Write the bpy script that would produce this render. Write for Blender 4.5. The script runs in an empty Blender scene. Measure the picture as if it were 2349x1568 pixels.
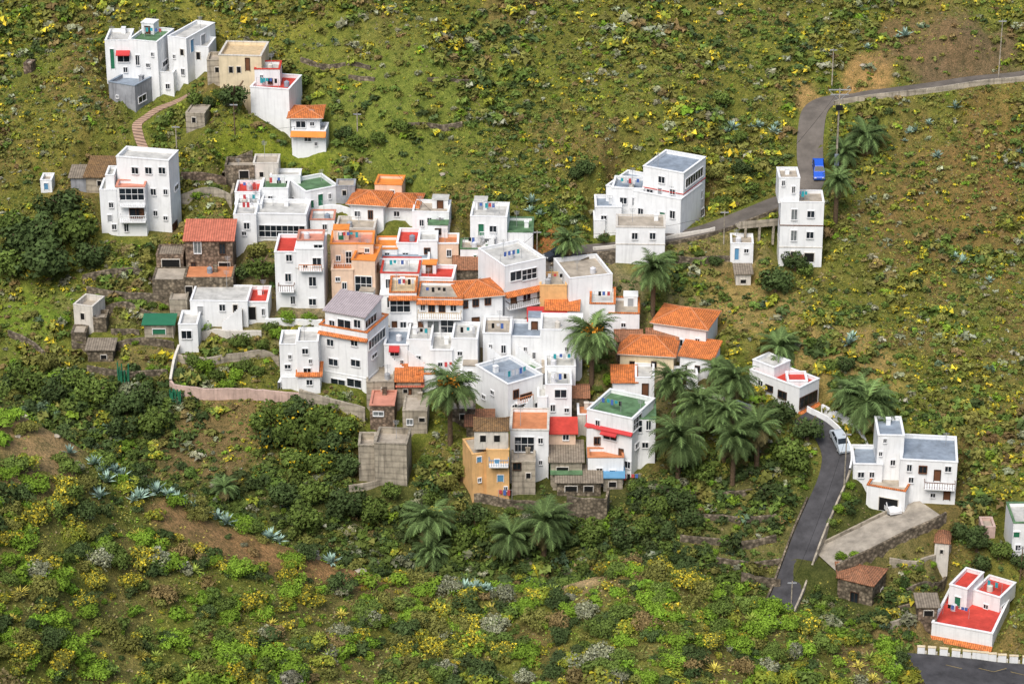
import bpy, math, random
import numpy as np
from mathutils import Vector, Matrix
random.seed(7); rng=np.random.default_rng(11)
scene=bpy.context.scene; coll=scene.collection
# ---------------------------------------------------------------- camera
PITCH=math.radians(24.0); LENS=98.0; F=2349*LENS/36
C=np.array([0.,-365.4,162.7])
fw=np.array([0,math.cos(PITCH),-math.sin(PITCH)]); up=np.array([0,math.sin(PITCH),math.cos(PITCH)]); rt=np.array([1.,0,0])
cam=bpy.data.objects.new("camera",bpy.data.cameras.new("camera")); coll.objects.link(cam)
cam.data.lens=LENS; cam.data.sensor_width=36; cam.data.clip_end=5000; cam.data.clip_start=1
cam.location=C; cam.rotation_euler=(math.pi/2-PITCH,0,0); scene.camera=cam
# ---------------------------------------------------------------- noise
def _h(ix,iy,s):
    v=np.sin(ix*127.1+iy*311.7+s*74.7)*43758.5453
    return v-np.floor(v)
def vn(x,y,s=0):
    xi=np.floor(x);yi=np.floor(y);fx=x-xi;fy=y-yi
    fx=fx*fx*(3-2*fx);fy=fy*fy*(3-2*fy)
    return (_h(xi,yi,s)*(1-fx)+_h(xi+1,yi,s)*fx)*(1-fy)+(_h(xi,yi+1,s)*(1-fx)+_h(xi+1,yi+1,s)*fx)*fy
def fbm(x,y,s=0,o=4):
    r=0;a=.5;t=0
    for i in range(o):
        r=r+a*vn(x*2**i,y*2**i,s+i);t+=a;a*=.5
    return r/t
def ss(a,b,x):
    t=np.clip((x-a)/(b-a),0,1); return t*t*(3-2*t)
# ---------------------------------------------------------------- terrain
def rayd(px,py):
    d=fw+rt*(px-1174.5)/F+up*(784-py)/F
    return d
YC=-168.0
sil=[(-400,780),(0,915),(150,980),(300,1080),(450,1140),(600,1200),(760,1262),(880,1300),(1000,1314),(1150,1314),(1280,1304),(1400,1272),(1500,1258),(1600,1285),(1700,1338),(1850,1386),(2000,1436),(2080,1480),(2120,1575),(2160,1700),(2349,1900),(2700,2200)]
sx=[];sz=[]
for a,b in sil:
    d=rayd(a,b+26);t=(YC-C[1])/d[1];sx.append(C[0]+d[0]*t);sz.append(C[2]+d[2]*t)
def relief(x,y): return fbm(x/17,y/17,3)
def zbase(x,y):
    zl=np.interp(y,[-400,-90,-25,25,250,900],[-60,-49.5,-10.5,10.5,145,290])
    zr=np.interp(y,[-400,-90,-25,25,250,900],[-60,-37.8,-10.5,10.5,145,290])
    k=ss(15,55,x); zf=zl*(1-k)+zr*k
    vm=np.exp(-((x/48)**4+((y+0)/24)**4))
    zf=zf+(relief(x,y)-.5)*(.6+5.0*(1-vm))+(fbm(x/4,y/4,9)-.5)*1.2*(1-vm)
    rg_=1-np.abs(2*fbm((x+y*.35)/13,y/40,88,3)-1)
    zf=zf-5.0*(rg_-.7)*ss(22,42,y)
    zc=np.interp(x,sx,sz); t=y-(YC+2*(fbm(x/10,x*0,5)-.5))
    zn=np.where(t<0,zc+.10*t,zc-.95*t-.01*np.minimum(t,20)**2)
    zn=zn+(fbm(x/7,y/7,21)-.5)*1.7
    return np.maximum(zf,zn)
STEP=.8
gx=np.arange(-112,112.1,STEP); gy=np.arange(-262,132,STEP)
GX,GY=np.meshgrid(gx,gy)
G=zbase(GX,GY)
def hz(x,y):
    x=np.asarray(x,float);y=np.asarray(y,float)
    u=np.clip((x-gx[0])/STEP,0,len(gx)-1.001);v=np.clip((y-gy[0])/STEP,0,len(gy)-1.001)
    i=u.astype(int);j=v.astype(int);a=u-i;b=v-j
    return (G[j,i]*(1-a)+G[j,i+1]*a)*(1-b)+(G[j+1,i]*(1-a)+G[j+1,i+1]*a)*b
def cast(px,py,fg=False):
    d=rayd(px,py)
    y0,y1=(-258,-158) if fg else (-102,130)
    t=np.arange((y0-C[1])/d[1],(y1-C[1])/d[1],.3)
    P=C+t[:,None]*d
    f=P[:,2]-hz(P[:,0],P[:,1])
    k=np.where(f<0)[0]
    if len(k)==0: i=int(np.argmin(f)) if fg else len(t)-1
    else: i=k[0]
    if i>0 and len(k):
        a=f[i-1]/(f[i-1]-f[i]+1e-9); p=P[i-1]*(1-a)+P[i]*a
    else: p=P[i]
    return np.array([p[0],p[1],float(hz(p[0],p[1]))])
def pxs(p): return F/float(np.dot(np.asarray(p)-C,fw))
def smooth_path(pts,n=8,lift=0):
    P=[cast(*p)[:2] for p in pts]; P=[2*P[0]-P[1]]+P+[2*P[-1]-P[-2]]; out=[]
    for i in range(1,len(P)-2):
        for k in range(n):
            t=k/n
            out.append(.5*((2*P[i])+(-P[i-1]+P[i+1])*t+(2*P[i-1]-5*P[i]+4*P[i+1]-P[i+2])*t*t+(-P[i-1]+3*P[i]-3*P[i+1]+P[i+2])*t**3))
    out.append(P[-2]); out=np.array(out)
    z=hz(out[:,0],out[:,1]); 
    for _ in range(14): z[1:-1]=(z[:-2]+z[1:-1]*2+z[2:])/4
    return np.column_stack([out,z+lift])
roads=[
 ("road",smooth_path([(2430,150),(2250,176),(2100,198),(1985,216),(1915,228),(1872,250),(1860,300),(1858,360),(1862,405),(1845,440),(1790,462),(1720,490),(1620,526),(1480,556),(1350,572),(1245,598),(1225,640)]),4.0,'asphalt2'),
 ("road",smooth_path([(1835,955),(1872,975),(1905,1010),(1918,1050),(1908,1100),(1882,1160),(1852,1230),(1826,1300),(1800,1370),(1770,1430),(1735,1500),(1700,1580)]),3.9,'asphalt'),
 ("road",smooth_path([(2060,1530),(2150,1537),(2250,1545),(2349,1557),(2460,1575)]),8.0,'asphalt'),
 ("driveway",smooth_path([(2135,1178),(2073,1208),(2010,1238),(1948,1268),(1890,1296)],lift=.8),6.2,'paleconc'),
 ("path",smooth_path([(436,215),(395,242),(345,262),(316,282),(318,310),(332,345)]),1.5,'stepstone'),
]
def blend(x,y,z):
    for nm,p,w,m in roads:
        sh=x.shape; xf=x.ravel();yf=y.ravel();zf=z.ravel().copy()
        sel=np.where((xf>p[:,0].min()-9)&(xf<p[:,0].max()+9)&(yf>p[:,1].min()-9)&(yf<p[:,1].max()+9))[0]
        if len(sel)==0: continue
        d=np.hypot(xf[sel][:,None]-p[:,0],yf[sel][:,None]-p[:,1]); i=d.argmin(1); dm=d.min(1)
        m0=.3 if nm=='driveway' else .8;fo=1.0 if nm=='driveway' else min(3.2,w)
        k=1-ss(w/2+m0,w/2+m0+fo,dm)
        zf[sel]=zf[sel]*(1-k)+(p[i,2]-(.3 if nm=='driveway' else .14))*k
        z=zf.reshape(sh)
    return z
G=blend(GX,GY,G)
# ---------------------------------------------------------------- materials
MT={}
def newmat(name):
    m=bpy.data.materials.new(name);m.use_nodes=True
    n=m.node_tree.nodes;l=m.node_tree.links
    return m,n,l,n["Principled BSDF"]
def noise_mat(name,c,rough=.85,var=.22,scale=.7,streak=0.0,bump=.0,fine=6.0,c2=None,pattern=None,spec=.2,rand=0):
    m,n,l,b=newmat(name)
    g=n.new("ShaderNodeNewGeometry")
    t=n.new("ShaderNodeTexNoise");t.inputs["Scale"].default_value=scale;t.inputs["Detail"].default_value=8;t.inputs["Roughness"].default_value=.65
    l.new(g.outputs["Position"],t.inputs["Vector"])
    r=n.new("ShaderNodeValToRGB");r.color_ramp.elements[0].position=.32;r.color_ramp.elements[1].position=.68
    cc=c2 if c2 else tuple(v*(1-var*1.6) for v in c)
    r.color_ramp.elements[0].color=(*cc,1);r.color_ramp.elements[1].color=(*[min(1,v*(1+var*.25)) for v in c],1)
    l.new(t.outputs["Fac"],r.inputs["Fac"]); out=r.outputs["Color"]
    def mul(out,fac_socket,lo,hi=1.0,p0=.3,p1=.62):
        rr=n.new("ShaderNodeMapRange");rr.inputs[1].default_value=p0;rr.inputs[2].default_value=p1;rr.inputs[3].default_value=lo;rr.inputs[4].default_value=hi
        l.new(fac_socket,rr.inputs[0])
        mx=n.new("ShaderNodeMix");mx.data_type='RGBA';mx.blend_type='MULTIPLY';mx.inputs[0].default_value=1
        l.new(out,mx.inputs[6]);l.new(rr.outputs[0],mx.inputs[7]);return mx.outputs[2]
    if streak:
        mp=n.new("ShaderNodeMapping");mp.inputs["Scale"].default_value=(2.2,2.2,.22);l.new(g.outputs["Position"],mp.inputs["Vector"])
        t2=n.new("ShaderNodeTexNoise");t2.inputs["Scale"].default_value=1.1;t2.inputs["Detail"].default_value=6;l.new(mp.outputs[0],t2.inputs["Vector"])
        out=mul(out,t2.outputs["Fac"],1-streak,1,.33,.5)
    if pattern=='tile':
        w=n.new("ShaderNodeTexWave");w.wave_type='BANDS';w.bands_direction='X';w.inputs["Scale"].default_value=1.15;w.inputs["Distortion"].default_value=.6
        tc=n.new("ShaderNodeTexCoord");l.new(tc.outputs["Object"],w.inputs["Vector"]);out=mul(out,w.outputs["Fac"],.62,1.05,.1,.8)
        t3=n.new("ShaderNodeTexNoise");t3.inputs["Scale"].default_value=3.5;l.new(g.outputs["Position"],t3.inputs["Vector"]);out=mul(out,t3.outputs["Fac"],.7,1.15)
    if pattern=='corr':
        w=n.new("ShaderNodeTexWave");w.bands_direction='X';w.inputs["Scale"].default_value=.9
        tc=n.new("ShaderNodeTexCoord");l.new(tc.outputs["Object"],w.inputs["Vector"]);out=mul(out,w.outputs["Fac"],.7,1.05,.1,.8)
    if pattern=='stone':
        w=n.new("ShaderNodeTexVoronoi");w.inputs["Scale"].default_value=2.2;l.new(g.outputs["Position"],w.inputs["Vector"])
        mx=n.new("ShaderNodeSeparateColor");l.new(w.outputs["Color"],mx.inputs[0]);out=mul(out,mx.outputs[0],.5,1.25,.0,1.0)
        out=mul(out,w.outputs["Distance"],1.05,.5,.25,.6)
    if pattern=='steps':
        w=n.new("ShaderNodeTexWave");w.bands_direction='Y';w.inputs["Scale"].default_value=.55;l.new(g.outputs["Position"],w.inputs["Vector"]);out=mul(out,w.outputs["Fac"],.45,1.1,.1,.6)
    if pattern=='form':
        w=n.new("ShaderNodeTexWave");w.bands_direction='Z';w.inputs["Scale"].default_value=.35;w.inputs["Distortion"].default_value=1.5;l.new(g.outputs["Position"],w.inputs["Vector"]);out=mul(out,w.outputs["Fac"],.78,1.05,.0,.35)
    l.new(out,b.inputs["Base Color"]);b.inputs["Roughness"].default_value=rough;b.inputs["Specular IOR Level"].default_value=spec
    if bump:
        bp=n.new("ShaderNodeBump");bp.inputs["Strength"].default_value=bump;bp.inputs["Distance"].default_value=.1
        t4=n.new("ShaderNodeTexNoise");t4.inputs["Scale"].default_value=fine;t4.inputs["Detail"].default_value=5;l.new(g.outputs["Position"],t4.inputs["Vector"])
        l.new(t4.outputs["Fac"],bp.inputs["Height"]);l.new(bp.outputs[0],b.inputs["Normal"])
    MT[name]=m;return m
noise_mat('white',(.81,.82,.82),var=.06,streak=.11,bump=.1)
noise_mat('offwhite',(.66,.62,.55),var=.12,streak=.25,bump=.2)
noise_mat('cream',(.74,.62,.42),var=.12,streak=.15)
noise_mat('peach',(.78,.57,.42),var=.1,streak=.12)
noise_mat('ochre',(.76,.46,.20),var=.14,streak=.2)
noise_mat('tan',(.62,.47,.28),var=.15,streak=.2)
noise_mat('pink',(.62,.45,.38),var=.2,streak=.25)
noise_mat('grey',(.34,.35,.37),var=.2,streak=.3)
noise_mat('concrete',(.44,.385,.30),var=.28,streak=.38,bump=.3,pattern='form')
noise_mat('paleconc',(.40,.355,.29),var=.3,scale=.6,bump=.2)
noise_mat('stone',(.30,.245,.175),var=.3,pattern='stone',bump=.4)
noise_mat('brickbrown',(.32,.235,.17),var=.3,pattern='stone',bump=.3)
noise_mat('red',(.60,.07,.05),var=.2,streak=.1)
noise_mat('terra',(.60,.24,.11),var=.2)
noise_mat('orange',(.78,.27,.06),var=.15)
noise_mat('pinkroof',(.62,.27,.19),var=.2)
noise_mat('green',(.13,.24,.12),var=.35)
noise_mat('greyroof',(.28,.33,.39),var=.25)
noise_mat('whiteroof',(.58,.57,.53),var=.25)
noise_mat('sandroof',(.46,.40,.32),var=.25)
noise_mat('tile',(.72,.22,.06),var=.25,scale=1.2,pattern='tile',c2=(.38,.13,.05))
noise_mat('oldtile',(.38,.17,.09),var=.3,scale=2,pattern='tile',c2=(.19,.10,.06))
noise_mat('browntile',(.27,.16,.07),var=.3,scale=2,pattern='tile',c2=(.13,.085,.05))
noise_mat('tin',(.30,.25,.19),var=.3,scale=1.5,pattern='corr')
noise_mat('glaze',(.44,.38,.39),var=.15,scale=1.5,pattern='corr')
noise_mat('redtin',(.60,.19,.12),var=.25,scale=1.5,pattern='corr')
noise_mat('metal',(.35,.36,.37),rough=.5,var=.1)
noise_mat('wood',(.16,.07,.035),var=.2); noise_mat('darkwood',(.07,.04,.025),var=.2)
noise_mat('greenpaint',(.03,.17,.09),rough=.5,var=.1); noise_mat('bluepaint',(.12,.30,.48),rough=.5,var=.1); noise_mat('redpaint',(.52,.05,.05),rough=.6,var=.1)
noise_mat('frame',(.74,.74,.74),rough=.5,var=.03); noise_mat('dark',(.012,.012,.012),var=.1)
noise_mat('glass',(.022,.03,.038),rough=.2,var=.5,scale=.6,spec=.35)
noise_mat('curtain',(.20,.22,.22),rough=.4,var=.3,scale=2)
noise_mat('asphalt',(.078,.076,.08),rough=.9,var=.3,bump=.2,scale=.5); noise_mat('asphalt2',(.16,.14,.12),rough=.9,var=.25,scale=.4)
noise_mat('stepstone',(.42,.28,.20),var=.2,pattern='steps'); noise_mat('yellowline',(.40,.30,.12),var=.3)
noise_mat('carblue',(.02,.10,.55),rough=.3,var=.03,spec=.5); noise_mat('carsilver',(.45,.5,.54),rough=.3,var=.03,spec=.5); noise_mat('carwhite',(.75,.75,.75),rough=.3,var=.03,spec=.5); noise_mat('cardark',(.03,.035,.045),rough=.3,var=.03,spec=.5)
noise_mat('tyre',(.02,.02,.02),var=.1); noise_mat('bark',(.17,.115,.07),var=.3,scale=4)
noise_mat('cloth1',(.7,.7,.72));noise_mat('cloth2',(.08,.15,.42));noise_mat('cloth3',(.55,.08,.08));noise_mat('turq',(.04,.35,.40))
def foliage_mat():
    m,n,l,b=newmat('foliage')
    a=n.new("ShaderNodeAttribute");a.attribute_name="Col"
    oi=n.new("ShaderNodeObjectInfo");rr=n.new("ShaderNodeMapRange");rr.inputs[3].default_value=.78;rr.inputs[4].default_value=1.25;l.new(oi.outputs["Random"],rr.inputs[0])
    mx=n.new("ShaderNodeMix");mx.data_type='RGBA';mx.blend_type='MULTIPLY';mx.inputs[0].default_value=1
    l.new(a.outputs["Color"],mx.inputs[6]);l.new(rr.outputs[0],mx.inputs[7])
    l.new(mx.outputs[2],b.inputs["Base Color"]);b.inputs["Roughness"].default_value=.75;b.inputs["Specular IOR Level"].default_value=.12
    MT['foliage']=m
foliage_mat()
def ground_mat():
    m,n,l,b=newmat('ground')
    a=n.new("ShaderNodeAttribute");a.attribute_name="Col";g=n.new("ShaderNodeNewGeometry")
    def no(sc,d=8):
        t=n.new("ShaderNodeTexNoise");t.inputs["Scale"].default_value=sc;t.inputs["Detail"].default_value=d;t.inputs["Roughness"].default_value=.7;l.new(g.outputs["Position"],t.inputs["Vector"]);return t
    t=no(.9);r=n.new("ShaderNodeValToRGB");r.color_ramp.elements[0].position=.33;r.color_ramp.elements[0].color=(.5,.58,.47,1);r.color_ramp.elements[1].position=.68;r.color_ramp.elements[1].color=(1.3,1.2,1.1,1)
    l.new(t.outputs["Fac"],r.inputs[0])
    mx=n.new("ShaderNodeMix");mx.data_type='RGBA';mx.blend_type='MULTIPLY';mx.inputs[0].default_value=1;l.new(a.outputs["Color"],mx.inputs[6]);l.new(r.outputs[0],mx.inputs[7])
    t2=no(5,4);r2=n.new("ShaderNodeValToRGB");r2.color_ramp.elements[0].position=.40;r2.color_ramp.elements[0].color=(.55,.6,.5,1);r2.color_ramp.elements[1].position=.62;r2.color_ramp.elements[1].color=(1.35,1.3,1.15,1);l.new(t2.outputs["Fac"],r2.inputs[0])
    m2=n.new("ShaderNodeMix");m2.data_type='RGBA';m2.blend_type='MULTIPLY';m2.inputs[0].default_value=.8;l.new(mx.outputs[2],m2.inputs[6]);l.new(r2.outputs[0],m2.inputs[7])
    l.new(m2.outputs[2],b.inputs["Base Color"]);b.inputs["Roughness"].default_value=.95;b.inputs["Specular IOR Level"].default_value=.1
    bp=n.new("ShaderNodeBump");bp.inputs["Strength"].default_value=.7;bp.inputs["Distance"].default_value=.35;l.new(t2.outputs["Fac"],bp.inputs["Height"]);l.new(bp.outputs[0],b.inputs["Normal"])
    MT['ground']=m
ground_mat()
# ---------------------------------------------------------------- mesh helpers
def link(o): coll.objects.link(o); return o
def tag(o,label,cat,group=None):
    o["label"]=label;o["category"]=cat
    if group:o["group"]=group
class MB:
    def __init__(s): s.v=[];s.f=[];s.m=[];s.mats=[]
    def mi(s,k):
        if k not in s.mats:s.mats.append(k)
        return s.mats.index(k)
    def face(s,pts,mat):
        i=len(s.v);s.v+=[tuple(p) for p in pts];s.f.append(tuple(range(i,i+len(pts))));s.m.append(s.mi(mat))
    def box(s,a,b,mat,M=None,bottom=True):
        x0,y0,z0=a;x1,y1,z1=b
        P=[(x0,y0,z0),(x1,y0,z0),(x1,y1,z0),(x0,y1,z0),(x0,y0,z1),(x1,y0,z1),(x1,y1,z1),(x0,y1,z1)]
        if M is not None:P=[tuple(M@Vector(p)) for p in P]
        i=len(s.v);s.v+=P;k=s.mi(mat)
        for q in [(0,1,5,4),(1,2,6,5),(2,3,7,6),(3,0,4,7),(4,5,6,7)]+([(3,2,1,0)] if bottom else []):
            s.f.append(tuple(i+j for j in q));s.m.append(k)
    def tube(s,p0,p1,r0,r1,mat,n=8,cap=True):
        p0=Vector(p0);p1=Vector(p1);d=(p1-p0).normalized();a=d.orthogonal().normalized();b=d.cross(a);i=len(s.v);k=s.mi(mat)
        for p,r in((p0,r0),(p1,r1)):
            for j in range(n):
                t=2*math.pi*j/n;s.v.append(tuple(p+a*math.cos(t)*r+b*math.sin(t)*r))
        for j in range(n):
            s.f.append((i+j,i+(j+1)%n,i+n+(j+1)%n,i+n+j));s.m.append(k)
        if cap:
            s.f.append(tuple(i+n+j for j in range(n)));s.m.append(k)
    def mesh(s,name):
        me=bpy.data.meshes.new(name);me.from_pydata(s.v,[],s.f)
        for k in s.mats:me.materials.append(MT[k])
        me.polygons.foreach_set("material_index",s.m);me.update();return me
    def obj(s,name,M=None):
        o=bpy.data.objects.new(name,s.mesh(name))
        if M is not None:o.matrix_world=M
        return link(o)
def child(o,root,M=None):
    rm=root.matrix_basis.copy()
    mw=M if M is not None else o.matrix_basis.copy()
    o.parent=root;o.matrix_parent_inverse=Matrix.Identity(4);o.matrix_basis=rm.inverted()@mw
    return o
def empty(name,M):
    e=bpy.data.objects.new(name,None);e.empty_display_size=.5;e.matrix_basis=M;return link(e)
# ---------------------------------------------------------------- windows
WC={}
def win_mesh(w,h,kind):
    w=round(w*5)/5 or .4;h=round(h*5)/5 or .4;w=max(w,.4);h=max(h,.4)
    key=(w,h,kind)
    if key in WC:return WC[key]
    pane={'d':'wood','g':'greenpaint','u':'bluepaint','o':'dark','c':'curtain','r':'redpaint','m':'metal'}.get(kind,'glass')  # open kind: flat near-black panel, its colour standing in for the shade inside
    fm={'b':'wood','d':'darkwood','g':'frame','o':'offwhite','u':'frame','m':'frame','k':'darkwood'}.get(kind,'frame')
    a=MB();a.box((-w/2,-.03,-h/2),(w/2,.05,h/2),pane)
    if kind in('d','g','u','m','r'):
        for zz in(-h*.2,h*.22): a.box((-w*.32,-.05,zz-h*.13),(w*.32,-.03,zz+h*.13),pane)
    b=MB();t=.09
    b.box((-w/2-t,-.12,-h/2-t),(-w/2,.04,h/2+t),fm);b.box((w/2,-.12,-h/2-t),(w/2+t,.04,h/2+t),fm)
    b.box((-w/2,-.14,h/2),(w/2,.04,h/2+t),fm)
    if kind not in('d','g','u','o','r','m'):
        b.box((-w/2-.05,-.2,-h/2-.1),(w/2+.05,.04,-h/2),fm)
        n=max(1,int(round(w/.9)))
        for i in range(1,n+ (1 if n==1 else 0)):
            x=-w/2+w*i/n if n>1 else 0
            b.box((x-.03,-.07,-h/2),(x+.03,-.031,h/2),fm)
        if h>1.5 and kind=='G': b.box((-w/2,-.068,-.04),(w/2,-.032,.04),fm)
    WC[key]=(a.mesh("window"),b.mesh("frame"));return WC[key]
FOOT=[]
# ---------------------------------------------------------------- houses
def B(cx,cy,wf,hp,D=7,L=0,R=0,yaw=None,wall='white',roof='whiteroof',style='flat',par=.45,trim=None,win=(),on=None,eaves=(),bands=(),balc=(),rh=1.3,bare=False,ov=.35):
    return dict(locals())
NH=0
def build_block(root,b,blocks):
    cx,cy=b['cx'],b['cy'];d=rayd(cx,cy)
    if b['on'] is not None:
        z=blocks[b['on']]['ztop'];t=(z-C[2])/d[2];P=C+d*t
    else:P=cast(cx,cy)
    s=pxs(P);D=b['D'];side=b['L'] or b['R']
    if b['yaw'] is not None: yw=math.radians(abs(b['yaw']));D=side/(s*math.sin(yw)) if side else D
    else: yw=math.asin(min(.8,side/(s*D))) if side else 0
    yaw=yw if b['L'] else -yw
    if b['yaw'] is not None and not b['L'] and not b['R']: yaw=math.radians(b['yaw'])
    W=b['wf']/(s*math.cos(yaw));H=b['hp']/(s*math.cos(PITCH))
    ori=Vector(P) if b['L'] else Vector(P)-Matrix.Rotation(yaw,3,'Z')@Vector((W,0,0))
    M=Matrix.Translation(ori)@Matrix.Rotation(yaw,4,'Z')
    b.update(M=M,W=W,Dm=D,H=H,s=s,yawr=yaw)
    par=b['par'] if b['style']=='flat' else 0
    b['ztop']=ori.z+H-par
    FOOT.append((M.inverted(),W,D,ori.z,b['on'] is None))
    return M,W,D,H,s,yaw,par
def house(label,blocks,name='house',cat='house'):
    global NH;NH+=1
    M0=None
    for b in blocks:
        r=build_block(None,b,blocks)
        if M0 is None:M0=r[0]
    root=empty(name,M0);tag(root,label,cat)
    ons={b['on'] for b in blocks}
    for bi,b in enumerate(blocks):
        M,W,D,H=b['M'],b['W'],b['Dm'],b['H'];s=b['s'];yaw=b['yawr'];par=b['par'];wm=b['wall']
        z0=-4.5 if b['on'] is None else 0.003
        eps=.004*bi
        rr=random.Random(NH*31+bi)
        r2=random.Random(NH*17+bi*5+3)
        a=MB()
        if b['style']=='flat':
            tk=.22
            a.box((0,0,z0),(W,tk,H-eps),wm,bottom=False);a.box((0,D-tk,z0),(W,D,H-eps),wm,bottom=False)
            a.box((0,tk,z0),(tk,D-tk,H-eps),wm,bottom=False);a.box((W-tk,tk,z0),(W,D-tk,H-eps),wm,bottom=False)
        else:
            a.box((0,0,z0),(W,D,H-eps),wm)
        child(a.obj("wall",M),root)
        rf=MB();rm=b['roof'];o=b['ov']
        if b['style']=='flat':
            rf.box((.22,.22,H-par-.15),(W-.22,D-.22,H-par),rm)
        elif b['style']=='hip':
            rh=b['rh'];e=[(-o,-o),(W+o,-o),(W+o,D+o),(-o,D+o)]
            if W>=D: q=D/2;r0=(q,D/2);r1=(W-q,D/2)
            else: q=W/2;r0=(W/2,q);r1=(W/2,D-q)
            E=[(x,y,H+.12) for x,y in e];Eb=[(x,y,H) for x,y in e];A=(r0[0],r0[1],H+rh+.1);Bp=(r1[0]+.01,r1[1]+.01,H+rh+.1)
            if W>=D: fs=[[E[0],E[1],Bp,A],[E[1],E[2],Bp],[E[2],E[3],A,Bp],[E[3],E[0],A]]
            else: fs=[[E[0],E[1],A],[E[1],E[2],Bp,A],[E[2],E[3],Bp],[E[3],E[0],A,Bp]]
            for f in fs:rf.face(f,rm)
            for i in range(4):rf.face([Eb[i],Eb[(i+1)%4],E[(i+1)%4],E[i]],'offwhite' if rm=='tile' else rm)
            rf.face(Eb[::-1],'offwhite')
            rf.tube(A,Bp,.13,.13,'terra' if rm=='tile' else rm,6)
            for i,pp in enumerate(E): rf.tube(pp,(A if (math.dist(pp[:2],A[:2])<math.dist(pp[:2],Bp[:2])) else Bp),.12,.12,'terra' if rm=='tile' else rm,6)
        elif b['style'] in('gable','pent'):
            rh=b['rh']
            if b['style']=='gable': prof=[(-o,H-.02),(D/2,H+rh),(D+o,H-.02)]
            else: prof=[(-o,H),(D+o*.3,H+rh)]
            for (y0,za),(y1,zb) in zip(prof[:-1],prof[1:]):
                rf.face([(-o,y0,za+.12),(W+o,y0,za+.12),(W+o,y1,zb+.12),(-o,y1,zb+.12)],rm)
                rf.face([(-o,y1,zb),(W+o,y1,zb),(W+o,y0,za),(-o,y0,za)],'offwhite')
                rf.face([(-o,y0,za),(-o,y0,za+.12),(-o,y1,zb+.12),(-o,y1,zb)],rm);rf.face([(W+o,y0,za+.12),(W+o,y0,za),(W+o,y1,zb),(W+o,y1,zb+.12)],rm)
            rf.face([(-o,prof[0][0],prof[0][1]),(W+o,prof[0][0],prof[0][1]),(W+o,prof[0][0],prof[0][1]+.12),(-o,prof[0][0],prof[0][1]+.12)],rm)
            pf=[(0,0,H)]+([(0,D/2,H+rh)] if b['style']=='gable' else [(0,D,H+rh)])+[(0,D,H)]
            rf.face(pf,wm);rf.face([(W,y,z) for x,y,z in pf][::-1],wm)
            if b['style']=='gable': rf.tube((-o,D/2,H+rh+.1),(W+o,D/2,H+rh+.1),.12,.12,rm,6)
            else: rf.face([(W,D,H),(0,D,H),(0,D,H+rh),(W,D,H+rh)],wm)
        child(rf.obj("roof",M),root)
        if b['style']=='flat':
            t=MB();tm=b['trim'] or wm;k=.07 if b['trim'] else .04;hh=.14 if b['trim'] else .07
            zt=H-eps
            t.box((-k,-k,zt),(W+k,.26,zt+hh),tm);t.box((-k,D-.26,zt),(W+k,D+k,zt+hh),tm)
            t.box((-k,.26,zt),(.26,D-.26,zt+hh),tm);t.box((W-.26,.26,zt),(W+k,D-.26,zt+hh),tm)
            child(t.obj("coping",M),root)
        Mi=M.inverted();Cl=Mi@Vector(C)
        def onface(x,y):
            dl=(Mi.to_3x3()@Vector(rayd(x,y)))
            t=-Cl.y/dl.y;p=Cl+dl*t
            if -.05<=p.x<=W+.05:return ('F',p.x,p.z)
            if p.x<0: t=-Cl.x/dl.x;p=Cl+dl*t;return('L',p.y,p.z)
            t=(W-Cl.x)/dl.x;p=Cl+dl*t;return('R',p.y,p.z)
        placed=[]
        def put(f,u,z,wmt,hm,kd,w=0):
            ma,mb=win_mesh(wmt,hm,kd if kd!='a' else 'w')
            if f=='F':Ml=Matrix.Translation((u,0,z))
            elif f=='R':Ml=Matrix.Translation((W,u,z))@Matrix.Rotation(math.pi/2,4,'Z')
            else:Ml=Matrix.Translation((0,u,z))@Matrix.Rotation(-math.pi/2,4,'Z')
            nm='door' if kd in('d','g','u','r','m') else ('opening_shade_panel' if kd=='o' and w>30 else 'window')
            o1=link(bpy.data.objects.new(nm,ma));child(o1,root,M@Ml)
            o2=link(bpy.data.objects.new('frame',mb));o2.parent=o1
            placed.append((f,u,z,wmt,hm));return Ml
        for wi in b['win']:
            x,y,w,h=wi[:4];kd=wi[4] if len(wi)>4 else 'w'
            f,u,z=onface(x,y)
            cw=math.cos(yaw) if f=='F' else max(.25,abs(math.sin(yaw)))
            wmt=w/(s*cw);hm=h/(s*math.cos(PITCH))
            lim=W if f=='F' else D
            wmt=min(wmt,lim*.9);u=min(max(u,wmt/2+.15),max(lim-wmt/2-.15,.2))
            z=min(z,H-hm/2-.15)
            Ml=put(f,u,z,wmt,hm,kd,w)
            if kd=='a':
                aw=MB();aw.face([(-wmt/2-.2,-.9,hm/2+.0),(wmt/2+.2,-.9,hm/2+.0),(wmt/2+.2,0.02,hm/2+.5),(-wmt/2-.2,0.02,hm/2+.5)],'redpaint')
                aw.face([(-wmt/2-.2,-.9,hm/2-.15),(wmt/2+.2,-.9,hm/2-.15),(wmt/2+.2,-.9,hm/2),(-wmt/2-.2,-.9,hm/2)],'redpaint')
                child(aw.obj("awning",M@Ml),root)
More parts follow.
